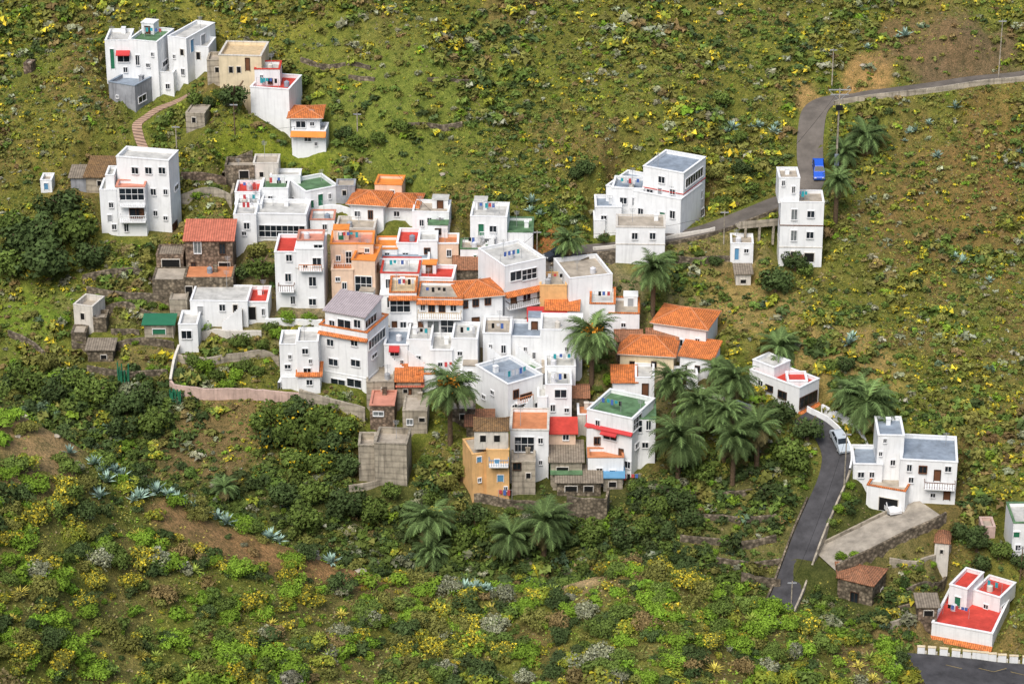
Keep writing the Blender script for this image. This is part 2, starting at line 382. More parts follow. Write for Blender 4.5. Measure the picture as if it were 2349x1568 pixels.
        if wm in('white','peach','cream','offwhite','ochre') and not b['bare']:
            faces=[('F',W)]+([('L',D)] if yaw>.12 else [])+([('R',D)] if yaw<-.12 else [])
            for f,lim in faces:
                if lim<2.4: continue
                nst=max(1,int(H/2.9))
                for st in range(nst):
                    zc_=H-1.55-st*2.9-(par*.4)
                    if zc_<.9: continue
                    ncol=max(1,int(lim/2.4))
                    for cI in range(ncol):
                        u=(cI+.5)*lim/ncol+rr.uniform(-.3,.3)
                        wq=rr.choice([.8,.8,1.0,1.2,.6]);hq=rr.choice([1.0,1.2,1.0,.8,1.8]);
                        if any(pf_==f and abs(pu-u)<(pw_+wq)/2+.4 and abs(pz-zc_)<(ph_+hq)/2+.35 for pf_,pu,pz,pw_,ph_ in placed): continue
                        if rr.random()<(.68 if f=='F' else .45): put(f,u,zc_-(.3 if hq>1.5 else 0),wq,hq,rr.choice(['w','w','w','b','c','k','G'] if hq<1.5 else ['d','m','g','w']))
                if f=='F' and W>4 and H>5 and rr.random()<.45 and not b['balc']:
                    zb_=H-2.95;u0=rr.uniform(.2,W*.3);u1=min(W-.2,u0+rr.uniform(2.2,3.8));rm2=rr.choice(['frame','darkwood','wood','white','terra'])
                    t=MB();t.box((u0,-.95,zb_-.15),(u1,-.01,zb_),'white');r=MB();n=max(2,int((u1-u0)/.32))
                    for i in range(n+1):
                        x=u0+(u1-u0)*i/n;r.box((x-.03,-.93,zb_+.002),(x+.03,-.87,zb_+.85),rm2)
                    r.box((u0-.02,-.96,zb_+.85),(u1+.02,-.84,zb_+.93),rm2)
                    bo=child(t.obj("balcony",M),root);ro=r.obj("railing");ro.parent=bo
            # small lean-to annexes and outside stairs against the facade
            if b['on'] is None and W>3.2 and H>3.2 and abs(M.translation.x)<48:
                q_=r2.random()
                if q_<.30:
                    aw_=r2.uniform(1.8,min(3.2,W*.6));ad=r2.uniform(1.3,2.0);ah=r2.uniform(1.9,2.5);x=r2.choice([.05,W-aw_-.05]);am=r2.choice([wm,'white','white','offwhite','concrete'])
                    t=MB();t.box((x,-ad,-3),(x+aw_,-.006,ah),am);child(t.obj("annex",M),root)
                    t=MB();t.box((x-.1,-ad-.12,ah),(x+aw_+.1,-.006,ah+.13),r2.choice(['tile','terra','white','white','sandroof','redtin','green']));child(t.obj("annex_roof",M),root)
                    ma,mb=win_mesh(r2.choice([.6,.8]),r2.choice([.8,1.6]),r2.choice(['d','w','g','k','m']));o1=link(bpy.data.objects.new('window',ma));child(o1,root,M@Matrix.Translation((x+aw_/2,-ad,ah*.5)));o2=link(bpy.data.objects.new('frame',mb));o2.parent=o1
                elif q_<.58:
                    t=MB();n=11;sw=.27;L_=n*sw
                    if W>L_+.3:
                        x=r2.uniform(.1,W-L_-.1);fl=r2.random()<.5
                        for i in range(n):
                            k_=i if fl else n-1-i;hh=(k_+1)*.25
                            t.box((x+i*sw,-.95,-3),(x+(i+1)*sw-.001,-.006,hh),'sandroof')
                            t.box((x+i*sw,-1.06,-3),(x+(i+1)*sw-.001,-.951,hh+.75),wm)
                        child(t.obj("outside_stair",M),root)
        for e in b['eaves']:
            y,mt=e[:2];dep=e[2] if len(e)>2 else .8
            _,_,z=onface(cx_mid(b),y)
            t=MB();zz=min(z,H-.45*dep-.15)
            t.face([(-.1,-dep,zz),(W+.1,-dep,zz),(W+.1,.0,zz+.45*dep+.1),(-.1,.0,zz+.45*dep+.1)],mt)
            t.face([(-.1,0,zz-.1),(W+.1,0,zz-.1),(W+.1,-dep,zz-.1),(-.1,-dep,zz-.1)],'white')
            t.face([(-.1,-dep,zz-.1),(W+.1,-dep,zz-.1),(W+.1,-dep,zz),(-.1,-dep,zz)],mt)
            t.face([(-.1,-dep,zz-.1),(-.1,-dep,zz),(-.1,0,zz+.45*dep+.1),(-.1,0,zz-.1)],mt)
            t.face([(W+.1,-dep,zz),(W+.1,-dep,zz-.1),(W+.1,0,zz-.1),(W+.1,0,zz+.45*dep+.1)],mt)
            child(t.obj("tiled_eave",M),root)
        for y,mt in b['bands']:
            _,_,z=onface(cx_mid(b),y);t=MB();t.box((-.06,-.06,z-.07),(W+.06,D+.06,z+.07),mt)
            if z<H-.2: child(t.obj("cornice",M),root)
        for x0,x1,y,rm2 in b['balc']:
            f0,u0,z=onface(x0,y);f1,u1,_=onface(x1,y)
            if f1!='F':u1=W
            if f0!='F':u0=0
            t=MB();t.box((u0,-1.1,z-.15),(u1,-.01,z),'white')
            r=MB();n=max(2,int((u1-u0)/.32))
            for i in range(n+1):
                x=u0+(u1-u0)*i/n;r.box((x-.03,-1.08,z+.002),(x+.03,-1.02,z+.9),rm2)
            r.box((u0-.02,-1.11,z+.9),(u1+.02,-1.0,z+.98),rm2)
            for x in(u0,u1): r.box((x-.04,-1.0,z+.9),(x+.04,-.01,z+.98),rm2)
            bo=child(t.obj("balcony",M),root);ro=r.obj("railing");ro.parent=bo
        if b['style']=='flat' and W>3 and D>3:
            zt=H-par
            if rr.random()<.6:
                x=rr.uniform(.8,W-.8);y=rr.uniform(1,D-.8);t=MB();h=rr.uniform(1.6,3)
                t.tube((x,y,zt),(x,y,zt+h),.035,.03,'metal',5)
                for q in range(4): t.box((x-.45+.05*q,y-.02,zt+h-.12-.16*q),(x+.45-.05*q,y+.02,zt+h-.09-.16*q),'metal')
                child(t.obj("antenna",M),root)
            if b['on'] is None and bi not in ons and not b['bare'] and W>4.2 and D>4.8 and b['wall'] in('white','peach','cream') and rr.random()<.5:
                pw=rr.uniform(1.8,min(3.2,W*.45));pd=rr.uniform(1.8,2.4);ph=rr.uniform(1.3,2.0);x=rr.choice([.3,W-pw-.3]);y=D-pd-.3
                t=MB();t.box((x,y,zt),(x+pw,y+pd,zt+ph),wm);child(t.obj("stair_penthouse",M),root)
                t=MB();t.box((x-.08,y-.08,zt+ph),(x+pw+.08,y+pd+.08,zt+ph+.12),rr.choice(['white','orange','whiteroof','whiteroof','greyroof','white']));child(t.obj("roof",M),root)
                ma,mb=win_mesh(.8,1.2,rr.choice(['d','g','m']));o1=link(bpy.data.objects.new('door',ma));child(o1,root,M@Matrix.Translation((x+pw/2,y,zt+.65)));o2=link(bpy.data.objects.new('frame',mb));o2.parent=o1
            elif rr.random()<.4:
                x=rr.uniform(.9,W-.9);y=rr.uniform(D*.5,D-.7);t=MB()
                t.box((x-.3,y-.3,zt),(x+.3,y+.3,zt+.9),wm);t.box((x-.36,y-.36,zt+.9),(x+.36,y+.36,zt+1.0),wm);child(t.obj("chimney",M),root)
            if rr.random()<.3:
                x=rr.uniform(1,W-1);y=rr.uniform(D*.3,D*.5);t=MB();k=rr.choice(['cloth1','metal','greyroof','offwhite'])
                t.tube((x,y,zt),(x,y,zt+.8),.42,.42,k,14,False);t.tube((x,y,zt+.8),(x,y,zt+.95),.42,.15,k,14);t.tube((x,y,zt+.95),(x,y,zt+1.0),.16,.14,k,8)
                o=t.obj("water_tank",M);tag(o,"small round water tank standing on a flat roof","water tank","water tanks on the roofs")
            if rr.random()<.35 and par>.3:
                y=rr.uniform(1,D*.5);t=MB();L_=min(W-1.2,3.5);t.tube((.6,y,zt),(.6,y,zt+1.6),.03,.03,'metal',5);t.tube((.6+L_,y,zt),(.6+L_,y,zt+1.6),.03,.03,'metal',5);t.tube((.6,y,zt+1.6),(.6+L_,y,zt+1.6),.015,.015,'metal',4)
                q=.8
                while q<L_:
                    hh=rr.uniform(.4,.9);t.box((.6+q-.2,y-.015,zt+1.6-hh),(.6+q+.2,y+.015,zt+1.6),rr.choice(['cloth1','cloth2','cloth3','turq','dark']));q+=rr.uniform(.45,.9)
                o=t.obj("clothes_line",M);tag(o,"washing hung on a line on a flat roof terrace","washing line")
    return root
def cx_mid(b):
    return b['cx']+b['wf']*.5 if b['L'] else b['cx']-b['wf']*.5
# ---- upper-left cluster
house("white stepped hillside house with green roof edge and outside stair",[
 B(366,206,68,104,D=7,R=28,roof='green',win=[(316,138,8,22),(340,150,8,8),(378,145,8,10),(350,125,6,8)]),
 B(302,190,56,92,D=6,L=0,R=0,roof='whiteroof',win=[(285,132,26,18,'a'),(258,135,8,44,'g'),(288,160,10,10)]),
 B(432,190,45,96,D=9,R=54,roof='whiteroof',bare=True,win=[(440,105,6,28,'u'),(466,98,8,36,'m'),(420,165,8,14),(400,130,6,8),(418,120,8,14,'o')]),
 B(480,150,70,40,D=5,R=10,roof='whiteroof',win=[(455,128,10,16,'o'),(440,128,8,14)]),
 B(400,215,40,46,D=4,R=6,roof='whiteroof',win=[(385,198,10,12)])])
house("small grey rendered outbuilding with blue-grey flat roof",[B(312,252,64,52,D=6,R=38,wall='grey',roof='greyroof',trim='greyroof',win=[(326,226,14,14),(270,222,6,6)])],'shed','outbuilding')
house("low cream house with brown wooden door below a terrace",[B(602,205,98,72,D=7,R=9,wall='cream',roof='tan',trim='offwhite',bare=True,win=[(568,148,10,28,'d'),(530,160,8,14,'o'),(548,160,8,14,'o')]),B(510,180,34,40,D=4,wall='concrete',roof='sandroof',win=[(498,160,8,12,'o')])])
house("tall white house with red roof terrace",[B(666,302,90,92,D=7,R=22,roof='red',trim='white',bare=True,win=[(676,250,5,9)]),
 B(643,197,58,36,D=4,on=0,roof='whiteroof',win=[(620,186,9,12,'b'),(604,186,5,8),(600,175,4,4)],trim='red')])
house("white two-storey house with orange tiled roofs",[B(748,347,78,44,D=4,L=0,R=4,bare=True,win=[(706,318,14,12),(725,330,6,8)],eaves=[(309,'orange',1.0)]),
 B(735,322,66,50,D=5,style='hip',roof='tile',rh=.8,ov=.6,bare=True,win=[(690,285,22,14),(716,284,10,8)])])
house("low rough stone hut with flat slab roof",[B(470,288,44,26,D=4,R=8,wall='concrete',roof='sandroof',par=.12,win=[(445,275,10,12,'o')])],'shed','shed')
house("tiny rusty box shelter on the slope",[B(72,166,18,18,D=2,R=6,wall='brickbrown',roof='sandroof',par=.1)],'shed','shed')
# ---- left-middle
house("tall white four-storey house with balcony",[
 B(395,532,122,158,D=4.5,R=15,bare=True,win=[(310,391,14,13),(341,391,14,13),(372,391,14,13),(357,489,10,10),(400,520,8,16,'d'),(352,440,12,14),(380,440,10,12),(380,500,8,8),(404,430,6,12)],trim='white'),
 B(338,540,66,108,D=3,roof='pinkroof',trim='pinkroof',bare=True,win=[(306,445,56,24,'G'),(312,488,28,20,'b'),(290,522,10,18),(325,488,10,20,'d')],balc=[(276,337,468,'frame'),(276,337,503,'frame')]),
 B(272,533,38,95,D=5,win=[(255,470,8,10),(252,500,10,14,'m'),(262,520,8,12)]),B(268,510,20,105,D=4,roof='whiteroof')])
house("old stone barn with brown tile roof",[B(258,442,60,34,D=6,R=5,wall='concrete',roof='browntile',style='pent',rh=1.1,win=[(228,420,8,12,'o')])],'barn','barn')
house("low lean-to with grey wall and tin roof",[B(205,430,42,22,D=4,wall='grey',roof='tin',style='pent',rh=.5)],'shed','shed')
house("white hut with turquoise door",[B(120,440,26,26,D=3,wall='white',roof='sandroof',bare=True,win=[(106,427,8,14,'u')])],'shed','hut')
house("white house with green flat roof and green doors",[B(702,488,73,46,L=44,D=6,roof='green',trim='white',bare=True,win=[(735,458,12,24,'g'),(715,468,8,16,'g'),(676,460,10,10),(756,450,6,10)]),
 B(662,478,62,44,D=5,roof='green',trim='white',win=[(620,455,10,12),(645,460,10,10)]),
 B(690,432,70,28,D=3,roof='whiteroof',win=[(660,420,10,10),(640,420,8,14)])])
house("ruined grey stone building with open roof",[B(640,420,58,44,D=4,L=0,wall='offwhite',roof='sandroof',par=.3,bare=True,win=[(600,400,10,12,'o')]),
 B(585,420,68,38,D=4,wall='stone',roof='sandroof',par=.8,win=[(560,400,22,16,'o')])],'ruin','ruin')
house("small white house with red roof terrace",[B(598,482,58,40,D=5,roof='red',win=[(570,462,14,14),(588,462,6,14,'g')])])
house("long white house with a row of wide windows",[B(704,552,118,58,D=6,R=5,roof='whiteroof',bare=True,win=[(647,530,112,24,'G')],trim='white'),
 B(590,560,52,66,D=7,win=[(560,535,8,8)]),
 B(602,508,62,38,D=4,roof='red',trim='white',win=[(562,491,38,15,'G')])])
house("old two-storey brown stone house with red sheet roof",[B(536,625,108,72,D=5,wall='brickbrown',roof='redtin',style='pent',rh=1.3,win=[(453,566,16,26,'c'),(510,570,14,24,'k'),(444,612,10,20,'k'),(515,612,26,20,'o')],balc=[(430,534,638,'wood')]),
 B(536,682,112,44,D=5,wall='stone',roof='terra',par=.1,win=[(428,668,16,22,'o')])])
house("lean-to shed of timber and corrugated sheet",[B(422,625,62,40,D=4,wall='brickbrown',roof='tin',par=.1,win=[(392,605,40,20,'o')],balc=[(362,420,640,'wood')]),B(425,683,74,40,D=5,wall='stone',roof='sandroof',par=.1)],'shed','shed')
house("small peach house with orange flat roof",[B(922,462,62,36,D=4,R=6,wall='peach',roof='orange',trim='orange',win=[(900,442,10,10)])])
house("white house with orange tiled hip roofs",[B(880,514,76,42,D=5,L=0,R=12,style='hip',roof='tile',rh=1.2,ov=.6,win=[(820,490,12,12),(850,492,10,18,'b')]),
 B(955,505,72,28,D=5,R=8,style='hip',roof='tile',rh=1.1,ov=.6,win=[(910,490,12,10)]),
 B(1030,534,84,46,D=5,R=4,roof='sandroof',win=[(1012,508,10,18),(985,505,10,10)])])
house("small grey block shed on the terrace",[B(815,458,44,30,D=3,wall='grey',roof='sandroof',par=.15,win=[(790,442,10,12,'o')])],'shed','shed')
house("low white patio house with cluttered yard",[B(860,560,90,34,D=5,R=3,wall='offwhite',roof='sandroof',win=[(800,545,10,14,'d'),(835,545,12,10)]),B(768,535,56,30,D=4,roof='whiteroof',trim='pinkroof',win=[(745,520,10,12)])])
# ---- right-middle
house("large white stepped house with grey roofs and many windows",[
 B(1565,532,90,130,R=57,yaw=28,roof='greyroof',trim='white',bands=[(437,'red'),(392,'red')],bare=True,win=[(1592,407,44,20,'G'),(1607,448,8,16),(1585,452,10,8),(1593,492,14,32,'d'),(1577,490,8,16),(1610,488,10,16),(1518,412,14,14),(1491,443,14,16),(1514,441,8,20,'m'),(1543,440,12,10),(1543,492,12,18),(1520,495,12,22,'g'),(1494,498,12,16)]),
 B(1560,540,168,80,R=54,yaw=28,roof='greyroof',trim='white',bare=True,win=[(1470,485,12,14),(1440,500,10,12),(1415,500,10,18,'g'),(1494,500,12,14),(1520,498,12,22,'g'),(1543,492,12,16)]),
 B(1475,500,72,64,R=10,D=5,roof='greyroof',trim='white',bare=True,win=[(1430,460,14,14),(1455,462,8,18,'m')]),
 B(1425,530,60,54,D=5,roof='greyroof',trim='white',win=[(1385,500,12,12)]),B(1388,540,26,34,D=4,roof='whiteroof')])
house("square white cottage with plain flat roof",[B(1524,612,112,88,D=5,R=3,roof='sandroof',par=.12,trim='offwhite',bare=True,win=[(1456,541,14,14),(1497,541,14,14)],bands=[(560,'offwhite')])])
house("narrow white three-storey house with brown floor band",[
 B(1884,610,98,142,D=5,R=3,wall='white',roof='sandroof',bare=True,win=[(1822,492,12,24,'c'),(1860,491,16,14),(1821,540,12,24,'c'),(1858,539,16,14),(1820,588,14,22,'o'),(1856,590,22,20,'o')],bands=[(517,'wood'),(567,'offwhite')]),
 B(1833,466,48,56,D=4.5,on=0,wall='white',roof='sandroof',win=[(1797,420,6,12),(1820,435,6,14)])])
house("small white shed with blue door",[B(1727,600,52,40,D=4,R=3,roof='sandroof',bare=True,win=[(1690,582,8,26,'u'),(1712,575,8,8)])],'shed','shed')
house("white house with green roof patch",[B(1163,588,84,88,D=6,R=6,roof='whiteroof',win=[(1131,525,14,13),(1108,545,6,8)]),
 B(1222,592,62,58,D=6,R=3,roof='green',trim='green',win=[(1195,560,8,12)]),
 B(1118,612,62,40,D=4,roof='sandroof',trim='green',win=[(1090,592,6,14,'g')])])
house("white two-storey house with tiled eave and long wooden balcony",[
 B(1158,735,94,122,L=62,D=8,roof='whiteroof',bare=True,eaves=[(668,'tile',.9)],win=[(1183,632,24,20,'G'),(1214,628,32,22,'G'),(1178,686,12,20,'d'),(1208,682,16,16),(1236,676,8,16),(1120,650,10,12)],balc=[(1160,1250,704,'darkwood')])])
house("large plain white building with walled flat roof",[B(1305,722,100,82,L=34,D=8,roof='sandroof',par=.6,bare=True),B(1300,715,62,60,D=5,wall='ochre',roof='sandroof',bare=True)])
house("low white house stepping down with orange tile coping",[B(1466,772,70,52,D=6,R=4,roof='sandroof',trim='tile',win=[(1430,745,8,10)]),B(1410,768,58,70,D=6,R=4,roof='whiteroof',trim='tile')])
house("old tiled outbuilding between white houses",[B(1098,640,56,22,D=5,wall='stone',style='gable',roof='oldtile',rh=1.0)],'barn','outbuilding')
# ---- centre
house("narrow white three-storey house with terracotta penthouse",[B(745,706,64,132,D=6,R=3,roof='pinkroof',trim='white',win=[(717,645,16,20),(717,692,16,14),(727,600,20,18,'G'),(700,610,8,8)],bands=[(615,'offwhite')]),
 B(682,703,48,122,D=7,R=2,roof='red',trim='white',win=[(663,591,14,14),(661,636,14,18),(672,688,10,16)],balc=[(640,676,662,'wood')]),
 B(742,576,60,24,D=4,on=0,roof='pinkroof',trim='pinkroof',win=[(730,568,18,14,'G')])])
house("peach apartment house with orange trim and glazed bay",[B(862,692,54,92,D=6,R=12,wall='peach',roof='orange',trim='orange',win=[(834,651,38,34,'G'),(855,680,8,12)]),
 B(812,690,50,70,D=6,wall='peach',roof='terra',trim='peach',win=[(790,655,10,14),(775,640,8,10)]),
 B(858,645,98,84,D=5,wall='peach',roof='pinkroof',trim='orange',win=[(830,592,14,22,'b'),(800,590,14,26,'G'),(776,592,8,12),(842,574,10,10)],balc=[(765,850,612,'frame')])])
house("white house with red terrace roof behind a parapet",[B(960,600,50,40,D=6,R=4,roof='red',trim='white',win=[(930,585,12,10)]),B(912,602,50,30,D=5,roof='orange',trim='orange',win=[(888,585,10,12)]),B(985,640,120,44,D=5,roof='greyroof',trim='white',win=[(905,625,8,10),(950,622,12,10)])])
house("white and orange patio house with cluttered roof",[B(1052,600,50,40,D=4,wall='peach',roof='terra',trim='white',win=[(1030,580,10,14)]),B(1004,606,44,52,D=4,roof='whiteroof',trim='white',win=[(980,575,14,12,'b')])])
house("white terrace house with red roof edge",[B(1040,700,80,60,D=5,R=6,roof='red',trim='white',win=[(985,655,8,16),(1010,655,12,12)]),B(962,700,88,72,D=6,R=3,roof='whiteroof',trim='red',win=[(890,650,10,20),(925,655,14,14),(948,650,8,16)])])
house("three-level white house with tiled eave and sunroom windows",[
 B(1062,782,104,96,D=6,R=4,roof='sandroof',trim='tile',eaves=[(694,'tile',.7)],bare=True,win=[(990,704,12,20,'b'),(1014,704,12,20,'b'),(970,704,10,14),(1040,704,12,18),(994,749,26,26,'c'),(1034,748,46,28,'G'),(965,750,8,22,'d')],balc=[(960,1058,724,'tan')]),
 B(957,776,62,104,D=6,wall='white',roof='tan',trim='tile',eaves=[(684,'tile',.7)],bare=True,win=[(917,700,44,30,'G'),(925,745,14,14),(905,748,8,20,'d'),(942,745,10,12)])])
house("white house with brown timber windows and tiled hip roof",[
 B(1058,770,95,84,L=22,D=6,style='hip',roof='tile',rh=1.3,ov=.4,bare=True,win=[(1063,698,13,16,'b'),(1091,694,13,16,'b'),(1119,690,13,16,'b'),(1066,746,13,16,'b'),(1091,743,14,28,'d'),(1120,735,13,16,'b')])])
house("big white four-storey house with sloping glazed roof storey",[
 B(845,892,112,128,R=44,D=7,roof='terra',trim='tile',bare=True,win=[(758,785,16,14),(813,785,16,14),(864,776,34,20,'G'),(765,830,20,14),(816,832,20,14),(858,815,10,10),(776,878,34,18,'G'),(813,878,34,18,'G')],eaves=[(772,'tile',.5)],bands=[(858,'white')]),
 B(836,764,92,36,R=36,D=5.5,on=0,style='pent',roof='glaze',rh=1.0,ov=.3,bare=True,win=[(762,742,12,14),(790,742,30,18,'G'),(820,742,16,18,'G'),(850,735,24,18,'G')])])
house("low white annex with small tiled lean-to",[B(733,892,50,108,D=5,roof='whiteroof',win=[(712,828,8,8),(700,805,12,12)]),B(684,884,40,94,D=5,roof='whiteroof',win=[(665,818,8,8),(660,840,12,10)]),
 B(735,900,50,38,D=3,style='pent',roof='tile',rh=.8,bare=True,win=[(710,876,14,12)]),B(685,890,38,24,D=3,roof='whiteroof')])
house("long low white bungalow with flat white roof",[B(570,748,132,56,D=6,R=3,roof='whiteroof',par=.12,win=[(460,712,14,20,'m'),(510,705,14,14),(540,710,10,22,'o')]),
 B(616,738,60,44,D=6,roof='red',trim='white',win=[(572,718,30,30,'o'),(604,715,6,14)]),
 B(456,806,44,62,D=5,bare=True,win=[(428,767,22,18)])])
house("broad white house with blank stepped walls",[B(1096,862,60,84,D=6,R=5,roof='whiteroof',win=[(1075,840,8,8),(1055,810,10,10)]),B(1038,866,50,62,D=6,R=3,roof='whiteroof',trim='white',win=[(1010,835,10,10)]),
 B(990,850,56,70,D=6,R=4,roof='whiteroof',win=[(960,820,10,10)]),B(936,852,54,60,D=6,R=4,roof='greyroof',trim='white',win=[(905,808,18,16,'a'),(900,834,10,20,'d'),(922,830,8,8)]),
 B(1060,895,60,36,D=4,roof='whiteroof',trim='white'),B(1000,890,44,32,D=4,roof='sandroof',trim='tile')])
house("small house with orange sheet roof",[B(966,908,56,34,D=5,wall='concrete',roof='tile',style='pent',rh=.8,win=[(930,896,10,10,'o')]),
 B(968,908,55,22,D=2.5,wall='brickbrown',roof='redtin',style='pent',rh=.6,win=[(940,900,8,14,'d')])])
house("weathered grey block house among sheds",[B(905,912,64,36,D=5,wall='concrete',roof='sandroof',win=[(880,895,10,12,'o')])])
house("rough brown block house with pink roof slab",[B(905,978,56,48,D=5,R=3,wall='brickbrown',roof='pinkroof',trim='pinkroof',win=[(868,948,22,10,'c')],par=.1)])
house("unfinished grey block house with open windows",[B(980,992,56,50,D=5,R=3,wall='concrete',roof='sandroof',par=.1,win=[(940,967,12,12,'c'),(968,962,12,8,'o')])])
house("rubble stone store beside the palm",[B(1090,965,54,26,D=4,wall='stone',roof='sandroof',par=.3,win=[(1060,955,10,12,'o')]),B(1130,1000,60,24,D=4,wall='stone',roof='oldtile',style='pent',rh=.6)],'shed','shed')
house("tall streaked concrete terrace tower with small green yard",[B(862,1100,38,80,L=0,D=4,wall='concrete',roof='sandroof',par=.9,trim='concrete'),B(934,1112,74,94,D=5,R=8,wall='concrete',roof='sandroof',par=.7,trim='concrete'),B(926,1024,50,22,D=3,wall='brickbrown',roof='green',par=.2),B(870,1040,34,18,D=3,wall='concrete',roof='sandroof',par=.3)],'terrace_wall','retaining wall')
house("white stepped house with roof terrace and washing",[
 B(1165,968,80,86,L=75,D=8,roof='greyroof',trim='white',win=[(1206,910,24,14,'b'),(1180,935,10,14),(1232,930,10,16),(1130,900,8,10),(1110,910,8,10)]),
 B(1311,966,60,84,D=6,R=0,win=[(1286,902,26,18,'G'),(1300,940,10,10),(1268,935,10,14)],roof='whiteroof'),
 B(1175,915,72,50,L=50,D=5,roof='green',trim='white',win=[(1190,885,36,20,'o'),(1228,880,16,18)]),
 B(1310,888,62,34,D=4.5,roof='sandroof',style='pent',rh=.6,wall='white',bare=True,win=[(1275,870,48,14,'k')]),
 B(1255,970,22,60,D=4,roof='whiteroof')])
house("white house with grey roof and blank gable",[B(1242,836,72,62,D=6,R=6,roof='greyroof',trim='white',win=[(1205,800,8,10),(1225,815,8,14)]),B(1172,838,64,72,D=6,R=3,roof='sandroof',trim='white',win=[(1125,800,8,20),(1155,800,10,18)]),
 B(1205,790,60,30,D=4,roof='whiteroof',win=[(1188,775,10,14)])])
house("tall blank white house wall with small roof terrace",[B(1335,850,96,92,D=6,R=3,roof='whiteroof',bare=True,win=[(1300,800,8,10),(1270,830,10,12)]),B(1320,900,70,60,D=4,roof='whiteroof',win=[(1280,870,8,10)])])
house("white house with red awning roof",[B(1296,770,82,34,D=3.5,roof='redpaint',style='pent',rh=.6,bare=True,win=[(1250,758,12,12),(1280,758,12,12)])])
house("small white house with tiled gable roof",[B(1325,742,72,30,D=5,R=5,roof='tile',style='gable',rh=.9,bare=True,win=[(1280,730,10,10)])])
house("white house with bright orange hip roof",[B(1618,808,118,52,R=34,D=6.5,L=0,style='hip',roof='tile',rh=1.5,ov=.45,bare=True,win=[(1505,780,12,14),(1560,785,12,14),(1600,782,10,12)])])
house("old cream farmhouse with weathered tiled hip roof",[B(1544,866,122,48,R=14,D=6,wall='cream',style='hip',roof='tile',rh=1.7,ov=.4,bare=True,win=[(1450,835,10,12,'k'),(1500,835,10,12,'k')]),
 B(1470,800,56,18,D=3.5,wall='stone',style='gable',roof='oldtile',rh=.9),B(1552,796,66,16,D=3.5,wall='stone',style='gable',roof='oldtile',rh=1.0)])
house("white house with orange sloping roof and small dark windows",[B(1632,868,72,44,D=5,R=24,style='pent',roof='tile',rh=.7,bare=True,win=[(1570,845,8,12,'k'),(1600,845,10,12,'k'),(1640,838,8,10)]),B(1600,890,60,30,D=3,roof='whiteroof',bare=True,win=[(1570,875,8,12,'d')])])
house("small white chapel-like house with brown door",[B(1458,918,52,42,D=4,style='pent',roof='tile',rh=.8,bare=True,win=[(1425,900,12,10)]),B(1500,922,44,56,D=5,R=3,roof='whiteroof',bare=True,win=[(1480,895,14,30,'d')])])
house("little brown tiled shed in a lane",[B(1348,935,38,24,D=4,wall='stone',roof='oldtile',style='gable',rh=.7),B(1375,985,50,34,D=4,wall='offwhite',roof='terra',trim='white',win=[(1350,965,8,14,'d')])],'shed','shed')
house("white three-storey house with green roof and awnings",[
 B(1448,1088,102,128,R=57,D=7.5,roof='green',trim='white',eaves=[(985,'redpaint',.5)],win=[(1461,967,22,28,'G'),(1488,966,10,22),(1476,1058,14,14),(1440,1065,12,16),(1462,1020,12,12),(1400,1000,30,16,'a'),(1365,1010,12,16),(1375,1050,16,14),(1425,1040,10,20,'d')]),
 B(1502,1060,58,100,D=6,R=4,roof='green',trim='green',win=[(1461,972,22,28,'G'),(1488,966,10,22),(1480,1020,12,12)]),
 B(1430,1100,82,52,D=3,wall='white',roof='terra',trim='terra',win=[(1375,1082,12,18),(1405,1085,12,14,'u')]),
 B(1390,1050,44,70,D=4,roof='whiteroof',trim='red',win=[(1370,1010,12,16,'b')])])
house("white house with terracotta roof terrace and large window",[B(1258,1082,88,96,D=7,R=3,roof='terra',trim='offwhite',bare=True,win=[(1203,1018,44,34,'G'),(1180,1068,8,14),(1240,1060,8,8),(1240,1010,10,12)])])
r_=house("narrow ochre house with white top storey and blue balcony",[
 B(1168,1142,52,112,D=5,wall='ochre',roof='sandroof',par=.1,bare=True,win=[(1148,1096,12,14,'u'),(1160,1120,6,8),(1140,1060,10,14,'u')],balc=[(1122,1166,1062,'bluepaint')]),
 B(1118,1136,34,100,D=5,R=0,wall='ochre',roof='sandroof',par=.1,yaw=16,bare=True,win=[(1099,1053,10,12,'u'),(1100,1100,8,10)]),
 B(1166,1030,78,42,D=4.0,on=0,wall='offwhite',roof='browntile',style='hip',rh=.6,ov=.15,bare=True,win=[(1108,1005,14,14,'o'),(1140,1005,14,14,'o')])])
house("pink-washed house with red roof",[B(1320,1045,62,52,D=4,wall='peach',roof='red',style='pent',rh=.5,bare=True,win=[(1298,1000,14,12)])])
house("grey concrete block house with dark window",[B(1228,1132,54,74,D=5,wall='concrete',roof='sandroof',win=[(1186,1065,16,14,'k'),(1212,1090,10,12,'o')])])
house("patched shack with corrugated brown roof",[B(1335,1098,72,40,D=5,wall='concrete',roof='tin',style='pent',rh=.8,win=[(1290,1078,26,14,'o')])],'shack','shack')
house("low shack with tin roof over stone wall",[B(1378,1135,100,30,D=4,wall='stone',roof='tin',style='pent',rh=.6,win=[(1310,1120,26,12,'o'),(1350,1120,20,12,'o')]),
 B(1330,1108,62,22,D=3,wall='concrete',roof='green',style='pent',rh=.5)],'shack','shack')
house("small shack with blue awning roof",[B(1428,1120,44,26,D=3,wall='concrete',roof='bluepaint',style='pent',rh=.3,win=[(1405,1110,16,12,'o')])],'shack','shack')
house("white villa with red roof terraces and dark picture window",[
 B(1832,948,50,58,L=106,D=9,roof='red',trim='white',bare=True,eaves=[(938,'tile',.8)],win=[(1853,916,42,24,'k'),(1795,905,16,14,'k'),(1765,890,14,12,'k'),(1745,878,10,12)]),
 B(1775,878,40,34,L=46,D=4,roof='whiteroof',trim='white',bare=True),
 B(1852,886,46,12,L=0,D=3.2,on=0,roof='red',trim='white',par=.3,bare=True)])
